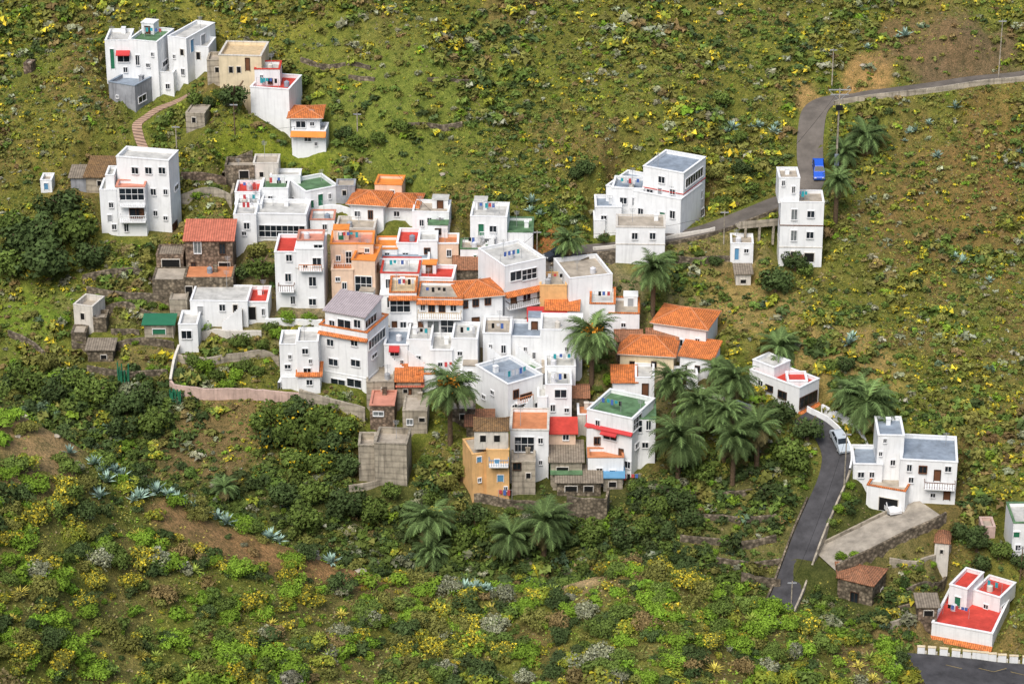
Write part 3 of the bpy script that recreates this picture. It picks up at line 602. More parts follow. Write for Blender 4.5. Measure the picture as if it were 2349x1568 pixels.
# ---- lower right villa
house("large white villa with tower, grey roofs and garage",[
 B(2190,1155,128,96,D=8,L=0,R=16,yaw=None,roof='greyroof',trim='white',bare=True,win=[(2117,1076,18,14,'b'),(2086,1072,10,14),(2150,1090,14,26,'d'),(2175,1075,12,12),(2172,1135,12,22,'d'),(2140,1135,10,10),(2090,1100,10,12)],balc=[(2120,2190,1112,'wood')]),
 B(2068,1110,60,112,D=6,R=4,roof='greyroof',trim='white',bare=True,win=[(2020,1040,8,10),(2030,1010,8,8),(2048,1060,10,12)]),
 B(2022,1115,66,50,D=6,L=0,R=5,roof='greyroof',trim='white',bare=True,win=[(1975,1088,12,12),(2000,1088,10,12)]),
 B(2074,1178,84,52,D=7,R=44,roof='sandroof',trim='tile',bare=True,win=[(2038,1157,42,30,'o'),(2098,1150,12,10)])])
house("small stone pump house with tiled roof",[B(2000,1388,76,46,R=40,D=5,wall='stone',roof='oldtile',style='hip',rh=1.1,ov=.2,win=[(1960,1370,16,26,'k'),(2022,1352,6,6,'o')]),B(1960,1352,36,30,D=3,wall='brickbrown',roof='oldtile',style='pent',rh=.6)],'stone_hut','hut')
house("small square stone hut with tiled roof",[B(2176,1272,32,26,D=3,R=10,wall='offwhite',roof='oldtile',style='hip',rh=.8,ov=.15,bare=True,win=[(2160,1264,8,10,'o')]),],'stone_hut','hut')
house("white house with three red roof terraces",[
 B(2275,1482,132,30,R=68,D=10.5,roof='red',trim='white',bare=True,win=[(2310,1458,12,10),(2325,1450,8,10)],eaves=[(1476,'tile',.7)]),
 B(2216,1400,38,50,L=0,R=50,D=5.5,on=0,roof='red',trim='white',bare=True,win=[(2197,1380,12,26,'g'),(2235,1370,10,8)]),
 B(2292,1404,56,34,R=48,D=5,on=0,roof='red',trim='white',bare=True,win=[(2300,1391,10,8),(2262,1390,10,10)])])
house("white house with green trim at the field edge",[B(2375,1275,56,78,D=6,roof='whiteroof',trim='green',bare=True,win=[(2330,1225,12,12,'g'),(2335,1255,10,12)])])
house("low wooden shelter beside the garden",[B(2150,1412,44,22,D=3,wall='brickbrown',roof='tin',style='pent',rh=.3,win=[(2130,1405,22,12,'o')])],'shed','shed')
house("pale stone outbuilding among bushes",[B(2282,1232,30,24,D=3,wall='pink',roof='sandroof')],'shed','shed')
house("ruined stone shed on terraced ground",[B(215,752,46,48,D=4,R=20,wall='offwhite',roof='sandroof',par=.8,bare=True,win=[(190,725,10,16,'o')]),B(245,760,30,30,D=3,wall='stone',roof='sandroof',par=.5)],'ruin','ruin')
house("low green tarpaulin covered shed",[B(398,772,66,28,D=3,wall='concrete',roof='greenpaint',style='pent',rh=.3,win=[(365,760,30,12,'g')])],'shed','shed')
house("small stone tool shed",[B(260,828,58,26,D=3,wall='stone',roof='tin',style='pent',rh=.4,win=[(238,818,14,10,'o')])],'shed','shed')
house("low block hut at the garden corner",[B(430,718,40,30,D=3,wall='concrete',roof='sandroof',par=.1)],'shed','shed')
house("tiny stone pen with slab roof",[B(198,782,34,18,D=3,wall='stone',roof='sandroof',par=.1)],'shed','pen')
house("small brick shelter with low wall",[B(1722,652,34,24,D=3,wall='offwhite',roof='tin',style='pent',rh=.3,bare=True,win=[(1705,645,12,10,'o')])],'shed','shed')

# ---------------------------------------------------------------- cut building plots into the slope
def cut(x,y,z):
    z=z.copy()
    for Mi,W,D,zb,gnd in FOOT:
        if not gnd: continue
        A=np.array(Mi);lx=A[0,0]*x+A[0,1]*y+A[0,3];ly=A[1,0]*x+A[1,1]*y+A[1,3]
        dx=np.maximum(np.maximum(-lx,lx-W),0);dy=np.maximum(np.maximum(-ly,ly-D),0);d=np.hypot(dx,dy)
        z=np.minimum(z,zb-.1+np.maximum(0,d-.7)*2.6)
    return z
G=blend(GX,GY,cut(GX,GY,zbase(GX,GY)))
# ---------------------------------------------------------------- terrain mesh
ox=[-1400,-900,-600,-400,-280,-200,-155,-130]
oy0=[-900,-700,-520,-430,-340,-290];oy1=[145,165,195,240,300,400,550,750,1000,1400]
X=np.array(ox+list(gx)+[-v for v in ox[::-1]]);Y=np.array(oy0+list(gy)+oy1)
TX,TY=np.meshgrid(X,Y);TZ=blend(TX,TY,cut(TX,TY,zbase(TX,TY)))
nx,ny=len(X),len(Y)
V=np.column_stack([TX.ravel(),TY.ravel(),TZ.ravel()])
ii=np.arange(nx*ny).reshape(ny,nx)
Fq=np.stack([ii[:-1,:-1],ii[:-1,1:],ii[1:,1:],ii[1:,:-1]],-1).reshape(-1,4)
def npmesh(name,V,Fc,Col,mat,smooth=False):
    me=bpy.data.meshes.new(name);k=Fc.shape[1]
    me.vertices.add(len(V));me.vertices.foreach_set("co",V.astype(np.float32).ravel())
    me.loops.add(Fc.size);me.loops.foreach_set("vertex_index",Fc.astype(np.int32).ravel())
    me.polygons.add(len(Fc));me.polygons.foreach_set("loop_start",np.arange(0,Fc.size,k,dtype=np.int32))
    if smooth:me.polygons.foreach_set("use_smooth",np.ones(len(Fc),bool))
    ca=me.color_attributes.new("Col",'FLOAT_COLOR','POINT')
    ca.data.foreach_set("color",np.column_stack([Col,np.ones(len(Col))]).astype(np.float32).ravel())
    me.materials.append(MT[mat]);me.update(calc_edges=True);me.validate();return me
def mixc(a,b,k): return a*(1-k[:,None])+np.asarray(b)*k[:,None]
x,y=V[:,0],V[:,1]
earth=np.array([.21,.15,.07]);olive=np.array([.15,.155,.038]);grass=np.array([.165,.195,.04])
Cc=mixc(np.tile(olive,(len(V),1)),earth,ss(.47,.67,fbm(x/7,y/7,31))*.75)
Cc=mixc(Cc,grass,ss(.48,.63,fbm(x/11,y/11,41))*.75)
def ravk(x,y):
    r=ss(-19,-26,y)*(1-ss(46,60,x))
    r=np.maximum(r,ss(-4,-9,y)*(1-ss(-48,-40,x)))
    return r
rv=ravk(x,y)*ss(-160,-150,y)
Cc=mixc(Cc,(.07,.082,.03),rv*.85)
fgk=ss(-150,-160,y)
Cc=mixc(Cc,(.21,.165,.08),fgk*.6*ss(.4,.6,fbm(x/4,y/4,91)))
ZN=[
 (850,230,17,10,(.18,.22,.05),.9),(960,380,11,5,(.17,.205,.045),.85),(760,120,11,7,(.185,.205,.048),.7),(560,40,13,7,(.26,.25,.055),.7),
 (1985,185,5,4,(.38,.24,.115),.9),(1850,235,2.5,4,(.38,.25,.12),.9),(2210,120,12,6,(.18,.125,.09),.9),(2100,90,8,5,(.2,.135,.08),.7),
 (1730,700,9,6,(.33,.24,.11),.8),(1880,800,11,5,(.34,.24,.11),.85),(1960,870,9,4,(.32,.23,.10),.8),(1700,640,6,4,(.3,.21,.09),.6),
 (2200,500,12,14,(.22,.135,.065),.65),(2300,350,8,12,(.24,.135,.07),.6),(2050,380,7,10,(.2,.135,.065),.5),
 (540,965,11,5,(.22,.155,.08),.95),(450,1040,9,5,(.19,.135,.075),.9),(100,720,9,5,(.18,.26,.04),.85),(60,800,7,4,(.17,.21,.045),.6),
 (150,690,8,3,(.19,.25,.045),.8),(110,330,8,8,(.22,.20,.05),.5),(620,380,10,4,(.21,.25,.035),.85),
 (1700,1230,9,7,(.18,.165,.07),.8),(2120,1330,10,6,(.20,.175,.08),.8),(2050,1460,9,3,(.25,.18,.09),.8),
 (1000,690,34,13,(.27,.22,.16),.85),(600,560,14,8,(.24,.19,.11),.6),(1500,900,12,9,(.21,.165,.095),.7),(300,700,12,5,(.2,.17,.09),.7),(330,830,9,4,(.22,.165,.085),.7),
 (1650,560,10,4,(.26,.205,.115),.7),(1230,570,5,3,(.4,.15,.07),.8)]
ZF=[(760,1300,5,2.6,(.36,.21,.11),.95),(1315,1335,2.4,2.6,(.46,.34,.21),.95),(90,1020,4,7,(.34,.235,.14),.95),(540,1250,5,3.2,(.30,.185,.10),.95),(420,1200,3.2,3,(.28,.18,.10),.9),(640,1275,4,2,(.32,.19,.10),.9),(1950,1510,2,3,(.30,.20,.11),.7),(20,960,3,4,(.33,.23,.13),.9)]
ZW=[(cast(a,b),c,d,e,f) for a,b,c,d,e,f in ZN]+[(cast(a,b,True),c,d,e,f) for a,b,c,d,e,f in ZF]
wob=(fbm(x/3,y/3,77)-.5)*.9
for p,a,b,c,k in ZW:
    q=np.sqrt(((x-p[0])/a)**2+((y-p[1])/b)**2)+wob
    Cc=mixc(Cc,c,(1-ss(.6,1.15,q))*k)
t=link(bpy.data.objects.new("terrain",npmesh("terrain",V,Fq,Cc,'ground',True)));t["kind"]="structure"
def zone_k(x,y,idx):
    r=np.zeros(len(x))
    for i in idx:
        p,a,b,c,k=ZW[i];q=np.sqrt(((x-p[0])/a)**2+((y-p[1])/b)**2)+(fbm(x/3,y/3,77)-.5)*.9
        r=np.maximum(r,(1-ss(.6,1.15,q))*k)
    return r
# ---------------------------------------------------------------- roads
def ribbon(name,p,w,mat,lift=.0,off=0):
    t=np.gradient(p[:,:2],axis=0);t/=np.linalg.norm(t,axis=1)[:,None]+1e-9;n=np.column_stack([-t[:,1],t[:,0]])
    a=MB();L=[(*(p[i,:2]+n[i]*(off+w/2)),p[i,2]+lift) for i in range(len(p))];R=[(*(p[i,:2]+n[i]*(off-w/2)),p[i,2]+lift) for i in range(len(p))]
    for i in range(len(p)-1): a.face([R[i],R[i+1],L[i+1],L[i]],mat)
    for i in range(len(p)-1):
        for S in(L,R):
            a.face([S[i],S[i+1],(S[i+1][0],S[i+1][1],S[i+1][2]-.3),(S[i][0],S[i][1],S[i][2]-.3)],mat)
    return a.obj(name),n
def edge_wall(p,w,side,i0,i1,h,th,mat,label,name="low_wall",deep=2):
    t=np.gradient(p[:,:2],axis=0);t/=np.linalg.norm(t,axis=1)[:,None]+1e-9;n=np.column_stack([-t[:,1],t[:,0]])*side
    i0=int(i0*(len(p)-1));i1=int(i1*(len(p)-1));a=MB()
    for i in range(i0,i1):
        q=[]
        for j in(i,i+1):
            A=p[j,:2]+n[j]*(w/2+.05);Bq=p[j,:2]+n[j]*(w/2+.05+th);q.append((A,Bq,p[j,2]))
        (A0,B0,z0),(A1,B1,z1)=q
        a.face([(*A0,z0+h),(*A1,z1+h),(*B1,z1+h),(*B0,z0+h)],mat)
        a.face([(*A0,z0-.3),(*A1,z1-.3),(*A1,z1+h),(*A0,z0+h)],mat);a.face([(*B0,z0-deep),(*B1,z1-deep),(*B1,z1+h),(*B0,z0+h)],mat)
    o=a.obj(name);tag(o,label,"wall");return o
for nm,p,w,m in roads:
    o,_=ribbon(nm,p,w,m);o["kind"]="structure"
edge_wall(roads[1][1],3.9,1,.0,.33,.8,.25,'white',"low white painted roadside wall beside asphalt lane")
edge_wall(roads[1][1],3.9,1,.33,1,.5,.25,'concrete',"low grey concrete wall along asphalt lane")
edge_wall(roads[1][1],3.9,-1,.45,1,.35,.25,'stone',"stone kerb wall on the outer lane edge")
edge_wall(roads[0][1],4.0,1,.0,.28,.7,.3,'concrete',"roadside parapet above hillside road")
edge_wall(roads[0][1],4.0,1,.62,.95,.4,.3,'stone',"stone edge wall above village lane")
edge_wall(roads[3][1],6.2,1,.0,1,1.0,.35,'stone',"grey stone wall beside the concrete driveway",deep=5)
edge_wall(roads[3][1],6.2,-1,.3,1,.4,.3,'concrete',"low wall beside the concrete driveway")
pk=roads[2][1]
for k in range(3):
    a=MB();i=10+k*6
    for s_ in(0,1):
        A=Vector((pk[i,0]+s_*1.8,pk[i,1]+.45*(1 if s_==0 else -1)+1.2,pk[i,2]+.05));Bv=Vector((pk[i,0]+1.8+s_*1.8,pk[i,1]-.45*(1 if s_==0 else -1)+1.2,pk[i,2]+.05))
        a.face([A,Bv,Bv+Vector((0,.10,0)),A+Vector((0,.10,0))],'yellowline')
    o=a.obj("road_marking");o["kind"]="structure"
for j in range(4,29,1):
    if j+1>=len(pk):break
    A=pk[j];dv=pk[j+1]-pk[j];ln=np.hypot(dv[0],dv[1]);ang=math.atan2(dv[1],dv[0])
    n=np.array([-dv[1],dv[0]])/ln
    if j%2: continue
    ln*=2
    a=MB();a.box((0.05,0,-.6),(ln*.8,.35,.85),'white');a.box((0.0,-.04,.85),(ln*.8+.05,.39,.95),'cream')
    a.box((ln*.8,.08,-.6),(ln*1.0,.27,.25),'offwhite')
    o=a.obj("barrier_block",Matrix.Translation((A[0]+n[0]*4.2,A[1]+n[1]*4.2,A[2]))@Matrix.Rotation(ang,4,'Z'));tag(o,"white concrete barrier block at the road edge","barrier","white barrier blocks along the road edge")
# ---------------------------------------------------------------- retaining walls
def rwall(pts,h,mat,label,th=.35,name="retaining_wall"):
    P=[cast(*p) for p in pts];Q=[]
    for a_,b_ in zip(P[:-1],P[1:]):
        n=max(1,int(np.linalg.norm(b_-a_)/1.0))
        for k in range(n):Q.append(a_+(b_-a_)*k/n)
    Q.append(P[-1]);Q=np.array(Q);Q[:,2]=hz(Q[:,0],Q[:,1])
    z=Q[:,2].copy()
    for _ in range(3): z[1:-1]=(z[:-2]+2*z[1:-1]+z[2:])/4
    t=np.gradient(Q[:,:2],axis=0);t/=np.linalg.norm(t,axis=1)[:,None]+1e-9;n=np.column_stack([-t[:,1],t[:,0]])
    a=MB();rj=np.array([random.uniform(-.08,.08) for _ in Q])
    for i in range(len(Q)-1):
        A0=Q[i,:2]-n[i]*th/2;A1=Q[i+1,:2]-n[i+1]*th/2;B0=Q[i,:2]+n[i]*th/2;B1=Q[i+1,:2]+n[i+1]*th/2
        h0=z[i]+h+rj[i];h1=z[i+1]+h+rj[i+1]
        a.face([(*A0,z[i]-1.5),(*A1,z[i+1]-1.5),(*A1,h1),(*A0,h0)],mat);a.face([(*B1,z[i+1]-1.5),(*B0,z[i]-1.5),(*B0,h0),(*B1,h1)],mat)
        a.face([(*A0,h0),(*A1,h1),(*B1,h1),(*B0,h0)],mat)
    o=a.obj(name);tag(o,label,"wall");return o
for pts,h,m,lb in [
 ([(688,925),(760,948),(838,968)],2.3,'concrete',"streaked concrete retaining wall below white houses"),
 ([(392,895),(400,905),(500,915),(640,920),(690,925)],1.6,'pink',"long pinkish garden retaining wall"),
 ([(392,895),(400,850),(412,815)],1.8,'offwhite',"white garden wall running uphill"),
 ([(200,675),(300,690),(400,705)],1.3,'stone',"dry stone terrace wall above gardens"),
 ([(165,800),(260,805),(400,800)],1.1,'stone',"dry stone terrace wall by the sheds"),
 ([(190,650),(350,655)],1.3,'stone',"dark dry stone terrace wall"),
 ([(240,725),(330,735),(400,740)],1.5,'stone',"brown dry stone wall of a garden terrace"),
 ([(255,765),(320,768)],.8,'stone',"short dry stone wall between garden plots"),
 ([(20,770),(80,800),(140,850)],.9,'stone',"overgrown dry stone wall on the slope"),
 ([(200,850),(300,865),(385,860)],.9,'stone',"low rough wall under the cactus terrace"),
 ([(420,760),(520,775),(600,772)],1.0,'offwhite',"pale garden wall below the bungalow"),
 ([(415,470),(530,478),(538,440)],1.6,'concrete',"concrete garden enclosure wall"),
 ([(512,420),(530,385),(580,368)],1.6,'stone',"curved ruined stone wall"),
 ([(415,415),(470,412),(520,425)],1.3,'brickbrown',"old brown garden wall"),
 ([(1300,1185),(1390,1195),(1395,1165)],3.2,'stone',"high rough stone retaining wall under shacks"),
 ([(1085,1148),(1170,1165),(1300,1175)],1.2,'stone',"stone footing wall below the houses"),
 ([(800,1125),(860,1115),(935,1100)],.8,'concrete',"low concrete wall descending the bank"),
 ([(1275,640),(1360,605),(1412,600)],1.6,'stone',"dark stone lane wall"),
 ([(1360,575),(1500,555),(1640,530)],.6,'offwhite',"low white wall along the village lane"),
 ([(1525,600),(1600,605),(1680,600)],.9,'stone',"rubble wall on the slope"),
 ([(1500,1120),(1620,1140),(1760,1125)],.7,'stone',"low field terrace wall"),
 ([(1560,1240),(1680,1255),(1780,1240)],.9,'stone',"dry stone field terrace wall"),
 ([(1700,1330),(1790,1345)],1.2,'stone',"stone wall on lower terrace"),
 ([(1600,1190),(1700,1200),(1780,1190)],.8,'stone',"narrow vegetable terrace wall"),
 ([(1640,1290),(1720,1300),(1790,1292)],.8,'stone',"rough field terrace wall"),
 ([(2040,1290),(2100,1300),(2180,1260)],.7,'concrete',"low garden wall between plots"),
 ([(2040,1440),(2120,1420),(2180,1395)],.8,'concrete',"low grey wall along a vegetable plot"),
 ([(2080,1360),(2140,1345),(2170,1330)],.7,'stone',"short stone wall on a planted terrace"),
 ([(2060,1400),(2120,1385)],.6,'stone',"tiny stone wall between vegetable beds"),
 ([(690,140),(780,152),(850,160)],.6,'stone',"old terrace wall in the scrub"),
 ([(930,292),(1000,296),(1060,290)],.7,'stone',"broken dry stone terrace wall"),
 ([(800,178),(860,185)],.5,'stone',"short broken terrace wall"),
 ([(980,185),(1080,190)],.5,'stone',"collapsed dry stone wall on hillside"),
 ([(640,895),(655,860),(650,800)],1.2,'white',"white stair wall beside annex"),
 ([(700,490),(780,480),(830,505)],1.0,'white',"white lane parapet wall"),
 ([(1060,620),(1100,600),(1230,640)],1.0,'white',"white patio wall"),
 ([(1885,945),(1990,1040)],1.3,'white',"white wall climbing beside the lane"),
 ([(610,745),(740,748)],1.0,'white',"white courtyard wall by the vine"),
 ([(400,830),(480,838),(640,835)],1.2,'concrete',"weathered grey garden terrace wall"),
 ([(1600,905),(1660,930),(1725,950)],1.4,'offwhite',"pale wall winding down among palms")]:
    rwall(pts,h,m,lb)
def beam(p0,p1,z,w,h,mat,name,label,cat,legs=2):
    A=cast(*p0);Bq=cast(*p1);a=MB();A[2]+=z;Bq[2]+=z
    d=Vector(Bq-A);L=d.length
    M=Matrix.Translation(A)@d.to_track_quat('X','Z').to_matrix().to_4x4()
    a.box((0,-w/2,-h),(L,w/2,0),mat);a.box((0,-w/2,.0),(L,-w/2+.12,.8),mat)
    for i in range(legs):
        x=L*(i+.5)/legs;a.box((x-.15,-w/2,-h-3),(x+.15,-w/2+.3,-h),mat)
    o=a.obj(name,M);tag(o,label,cat)
beam((1690,548),(1786,540),2.2,1.6,.3,'concrete',"walkway","concrete footbridge on posts leading to a white house","walkway",3)
# ---------------------------------------------------------------- foliage
def leaf_cloud(n,rg,lobes=6,size=.26,low=-.15,lr=.5,zs=.8):
    th=rg.uniform(0,2*np.pi,lobes);rr=rg.uniform(.15,.62,lobes);lc=np.column_stack([rr*np.cos(th),rr*np.sin(th),rg.uniform(.15,.55,lobes)])
    lc[0]=(0,0,.5);rad=rg.uniform(lr*.7,lr*1.15,lobes)
    k=rg.integers(0,lobes,n);d=rg.normal(size=(n,3));d/=np.linalg.norm(d,axis=1)[:,None];d[:,2]=np.where(d[:,2]<low-.2,-d[:,2],d[:,2])
    c=lc[k]+d*(rad[k]*rg.uniform(.72,1.03,n))[:,None];c[:,2]=np.maximum(c[:,2]*zs,0.02)
    nn=d+rg.normal(size=(n,3))*.5+np.array([0,0,.25]);nn/=np.linalg.norm(nn,axis=1)[:,None]
    a=np.cross(nn,rg.normal(size=(n,3)));a/=np.linalg.norm(a,axis=1)[:,None];b=np.cross(nn,a)
    s=size*rg.uniform(.6,1.3,n)[:,None]
    T=np.stack([c+a*s,c-a*s*.55+b*s*.75,c-a*s*.55-b*s*.75],1)
    sh=(.62+.5*np.clip(c[:,2]/.9,0,1))*rg.uniform(.72,1.24,n)*(.84+.32*rg.random(lobes))[k]  # shading put into the leaf colour: lower leaves darker, plus random tone
    return T.reshape(-1,3),np.repeat(sh,3),np.repeat(c[:,2],3),np.repeat(rg.random(n),3)
PAL={'dark':(.066,.10,.030),'mid':(.118,.17,.034),'bright':(.175,.285,.028),'olive':(.18,.182,.044),'yellow':(.20,.21,.04),'grey':(.225,.235,.135),'rust':(.205,.15,.06),'lime':(.25,.29,.038),'bluegreen':(.09,.135,.07)}
YEL=np.array([.62,.50,.04]);PALE=np.array([.36,.37,.26])
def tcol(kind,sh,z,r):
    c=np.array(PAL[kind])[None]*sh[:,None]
    if kind=='yellow':
        m=(r<.30)&(z>.25);c[m]=YEL*np.clip(sh[m],.6,1.1)[:,None]
    if kind=='lime':
        m=(r<.10)&(z>.3);c[m]=YEL*.8
    if kind=='grey':
        m=(r<.22)&(z>.3);c[m]=PALE*np.clip(sh[m],.6,1.1)[:,None]
    return c
KN=list(PAL)
FARPROB={'def':[.05,.22,.04,.42,.07,.08,.05,.08,.01],'ravine':[.36,.34,.05,.14,.01,.04,.02,.02,.02],'fg':[.11,.20,.28,.15,.06,.07,.03,.10,.0]}
def scatter(N,x0,x1,y0,y1,rmin,rmax,ntri,size,reject=True,fg=False,seed=1,pw=2.0,mode=None):
    rg=np.random.default_rng(seed)
    xs=rg.uniform(x0,x1,N);ys=rg.uniform(y0,y1,N);zs=hz(xs,ys)
    P=np.column_stack([xs,ys,zs]);dd=P-C;dep=dd@fw;u=1174.5+F*(dd@rt)/dep;v=784-F*(dd@up)/dep
    keep=(u>-260)&(u<2610)&(v>-220)&(v<1850)
    r=rmin+(rmax-rmin)*rg.random(N)**pw
    if not fg and mode is None: r=r*(.75+.6*ss(.42,.64,fbm(xs/9,ys/9,17)))
    if reject:
        for nm,p,w,m in roads:
            d=np.hypot(xs[:,None]-p[:,0],ys[:,None]-p[:,1]).min(1);keep&=d>w/2+.5+r*.7
        for Mi,W,D,zb,g in FOOT:
            Mi=np.array(Mi);lx=Mi[0,0]*xs+Mi[0,1]*ys+Mi[0,3];ly=Mi[1,0]*xs+Mi[1,1]*ys+Mi[1,3]
            keep&=~((lx>-.4-r*.6)&(lx<W+.4+r*.6)&(ly>-1.0-r*1.6)&(ly<D+.7))
    xs,ys,zs,r=xs[keep],ys[keep],zs[keep],r[keep];n=len(xs)
    dens=ss(.28,.55,fbm(xs/5,ys/5,55))*.4+.6
    if mode=='ravine':
        dens=ravk(xs,ys);dens*=1-.9*zone_k(xs,ys,[15,16]);dens*=1-.85*zone_k(xs,ys,[22,17,18])
    elif not fg:
        dens*=1-.78*zone_k(xs,ys,[0,1,2]);dens*=1-.93*zone_k(xs,ys,[4,5,6,7])
        dens*=1-.6*zone_k(xs,ys,[8,9,10,11]);dens*=1-.3*zone_k(xs,ys,[12,13,14]);dens*=1-.6*zone_k(xs,ys,[15,16,17,18,19]);dens*=1-.8*zone_k(xs,ys,[25]);dens*=1-.5*zone_k(xs,ys,[22,23,24,26,27,28,29,30,31])
    else: dens*=1-.94*zone_k(xs,ys,range(len(ZN),len(ZW)))
    k=rg.random(n)<dens;xs,ys,zs,r=xs[k],ys[k],zs[k],r[k];n=len(xs)
    pr=np.tile(FARPROB['fg' if fg else 'def'],(n,1))
    if not fg:
        rav=ravk(xs,ys)
        if mode=='ravine': rav=np.ones(n)
        rl=relief(xs,ys)
        hol=ss(.5,.36,rl);cr=ss(.5,.64,rl)
        pr[:,0]+=hol*.35;pr[:,1]+=hol*.45;pr[:,3]+=cr*.2;pr[:,6]+=cr*.08
        yl=ss(.48,.64,fbm(xs/5,ys/5,63));pr[:,4]+=yl*.6*(1-rav)
        gl=ss(.55,.68,fbm(xs/6,ys/6,64));pr[:,5]+=gl*.35
        pr=pr*(1-rav[:,None])+np.array(FARPROB['ravine'])*rav[:,None]
        ru=zone_k(xs,ys,[12,13,14]);pr[:,6]+=ru*.3
    else:
        q=fbm(xs/5,ys/5,71);pr[:,0]+=.4*ss(.55,.7,q);pr[:,2]+=.35*ss(.5,.35,q);pr[:,4]+=.4*ss(.50,.66,fbm(xs/4,ys/4,63))
    cs=np.cumsum(pr/pr.sum(1)[:,None],1);kind=(rg.random(n)[:,None]>cs).sum(1).clip(0,8)
    return dict(x=xs,y=ys,z=zs,r=r,kind=kind,rg=rg,ntri=ntri,size=size)
def merge(name,S,sel,label):
    rg=S['rg'];VV=[];CC=[]
    temps=[leaf_cloud(S['ntri'],rg,int(rg.integers(4,9)),S['size'],lr=.45,zs=rg.uniform(.65,1.0)) for _ in range(12)]
    tid=rg.integers(0,12,len(S['x']))
    for t in range(12):
        for kd in range(9):
            m=np.where(sel&(tid==t)&(S['kind']==kd))[0]
            if len(m)==0:continue
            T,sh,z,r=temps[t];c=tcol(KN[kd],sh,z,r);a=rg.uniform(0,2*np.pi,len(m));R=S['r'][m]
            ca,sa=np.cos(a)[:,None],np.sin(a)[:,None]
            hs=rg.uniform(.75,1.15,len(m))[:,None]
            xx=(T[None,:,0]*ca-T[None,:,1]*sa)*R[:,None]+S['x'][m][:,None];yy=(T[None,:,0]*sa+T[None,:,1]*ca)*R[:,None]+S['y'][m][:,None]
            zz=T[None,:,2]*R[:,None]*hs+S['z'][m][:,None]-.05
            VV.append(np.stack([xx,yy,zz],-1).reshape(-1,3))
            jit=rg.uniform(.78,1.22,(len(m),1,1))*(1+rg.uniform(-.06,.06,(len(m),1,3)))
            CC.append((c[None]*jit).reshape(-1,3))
    V=np.concatenate(VV);Cl=np.concatenate(CC);Fc=np.arange(len(V)).reshape(-1,3)
    o=link(bpy.data.objects.new(name,npmesh(name,V,Fc,Cl,'foliage')));o["kind"]="stuff";tag(o,label,"shrubs");return o
S1=scatter(72000,-100,100,-62,92,.3,1.3,42,.31,seed=3,pw=2.2)
merge("hillside_scrub",S1,np.ones(len(S1['x']),bool),"dense low scrub with yellow blossom covering the valley slope")
S3=scatter(8500,-88,64,-66,0,.8,2.3,160,.155,seed=13,mode='ravine',pw=1.8)
merge("ravine_thicket",S3,np.ones(len(S3['x']),bool),"dark dense thicket of bushes filling the ravine")
S2=scatter(10500,-60,60,-232,-156,.35,1.8,320,.125,reject=False,fg=True,seed=5,pw=1.7)
app=S2['r']*F/((np.column_stack([S2['x'],S2['y'],S2['z']])-C)@fw)
dd=np.column_stack([S2['x'],S2['y'],S2['z']])-C;dp=dd@fw;u=1174.5+F*(dd@rt)/dp;v=784-F*(dd@up)/dp
app=np.where((u>0)&(u<2349)&(v>850)&(v<1568)&(S2['y']<YC+2),app,0)
top=np.argsort(-app)[:285];selm=np.ones(len(app),bool);selm[top]=False
merge("foreground_scrub",S2,selm,"mixed green and yellow scrub covering the near ridge")
def tufts(name,N,x0,x1,y0,y1,size,seed,cols,fg):
    S=scatter(N,x0,x1,y0,y1,.2,.5,4,.5,reject=True,fg=fg,seed=seed);rg=S['rg'];n=len(S['x']);k=3
    P=np.column_stack([S['x'],S['y'],S['z']]);P=np.repeat(P,k,0)+rg.normal(size=(n*k,3))*[.25,.25,.0];P[:,2]=hz(P[:,0],P[:,1])+rg.uniform(0,.16,n*k)
    nn=np.array([0,-.2,1.])+rg.normal(size=(n*k,3))*.6;nn/=np.linalg.norm(nn,axis=1)[:,None];a=np.cross(nn,rg.normal(size=(n*k,3)));a/=np.linalg.norm(a,axis=1)[:,None];b=np.cross(nn,a);s=size*rg.uniform(.5,1.4,n*k)[:,None]
    T=np.stack([P+a*s,P-a*s*.5+b*s*.7,P-a*s*.5-b*s*.7],1).reshape(-1,3)
    c=np.array(cols)[rg.integers(0,len(cols),n)]*rg.uniform(.6,1.3,(n,1));c=np.repeat(c,k*3,0)
    o=link(bpy.data.objects.new(name,npmesh(name,T,np.arange(len(T)).reshape(-1,3),c,'foliage')));o["kind"]="stuff";tag(o,"low grass tufts and flowering ground cover","ground cover")
gc=[(.18,.21,.05),(.15,.16,.05),(.22,.22,.06),(.23,.185,.095),(.12,.155,.04),(.34,.30,.06),(.19,.24,.05)]
tufts("hillside_grass",90000,-100,100,-60,92,.20,9,gc,False)
tufts("ridge_grass",40000,-60,60,-232,-156,.12,10,gc+[(.17,.28,.03)],True)
ST={}
nmk={'dark':'dark green shrub on the dry ridge','mid':'green rounded shrub on the ridge','bright':'bright green cushion-shaped shrub on the ridge','olive':'olive green scrubby shrub on dry soil','yellow':'shrub covered in yellow blossom','grey':'grey-green shrub with pale flower heads','rust':'rusty brown half-dry shrub','lime':'lime green shrub with yellow tips','bluegreen':'blue-green shrub on the ridge'}
rg=np.random.default_rng(77)
for i in top:
    kd=KN[S2['kind'][i]];v_=int(rg.integers(0,3))
    if (kd,v_) not in ST:
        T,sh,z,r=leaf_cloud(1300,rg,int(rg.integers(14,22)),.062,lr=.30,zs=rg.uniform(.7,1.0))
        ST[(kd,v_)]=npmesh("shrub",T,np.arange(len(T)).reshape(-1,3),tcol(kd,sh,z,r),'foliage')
    o=link(bpy.data.objects.new("shrub",ST[(kd,v_)]));s_=S2['r'][i]
    o.location=(S2['x'][i],S2['y'][i],S2['z'][i]-.05);o.scale=(s_,s_,s_*rg.uniform(.8,1.15));o.rotation_euler=(0,0,rg.uniform(0,6.28))
    tag(o,nmk[kd],"shrub","shrubs on the near ridge")
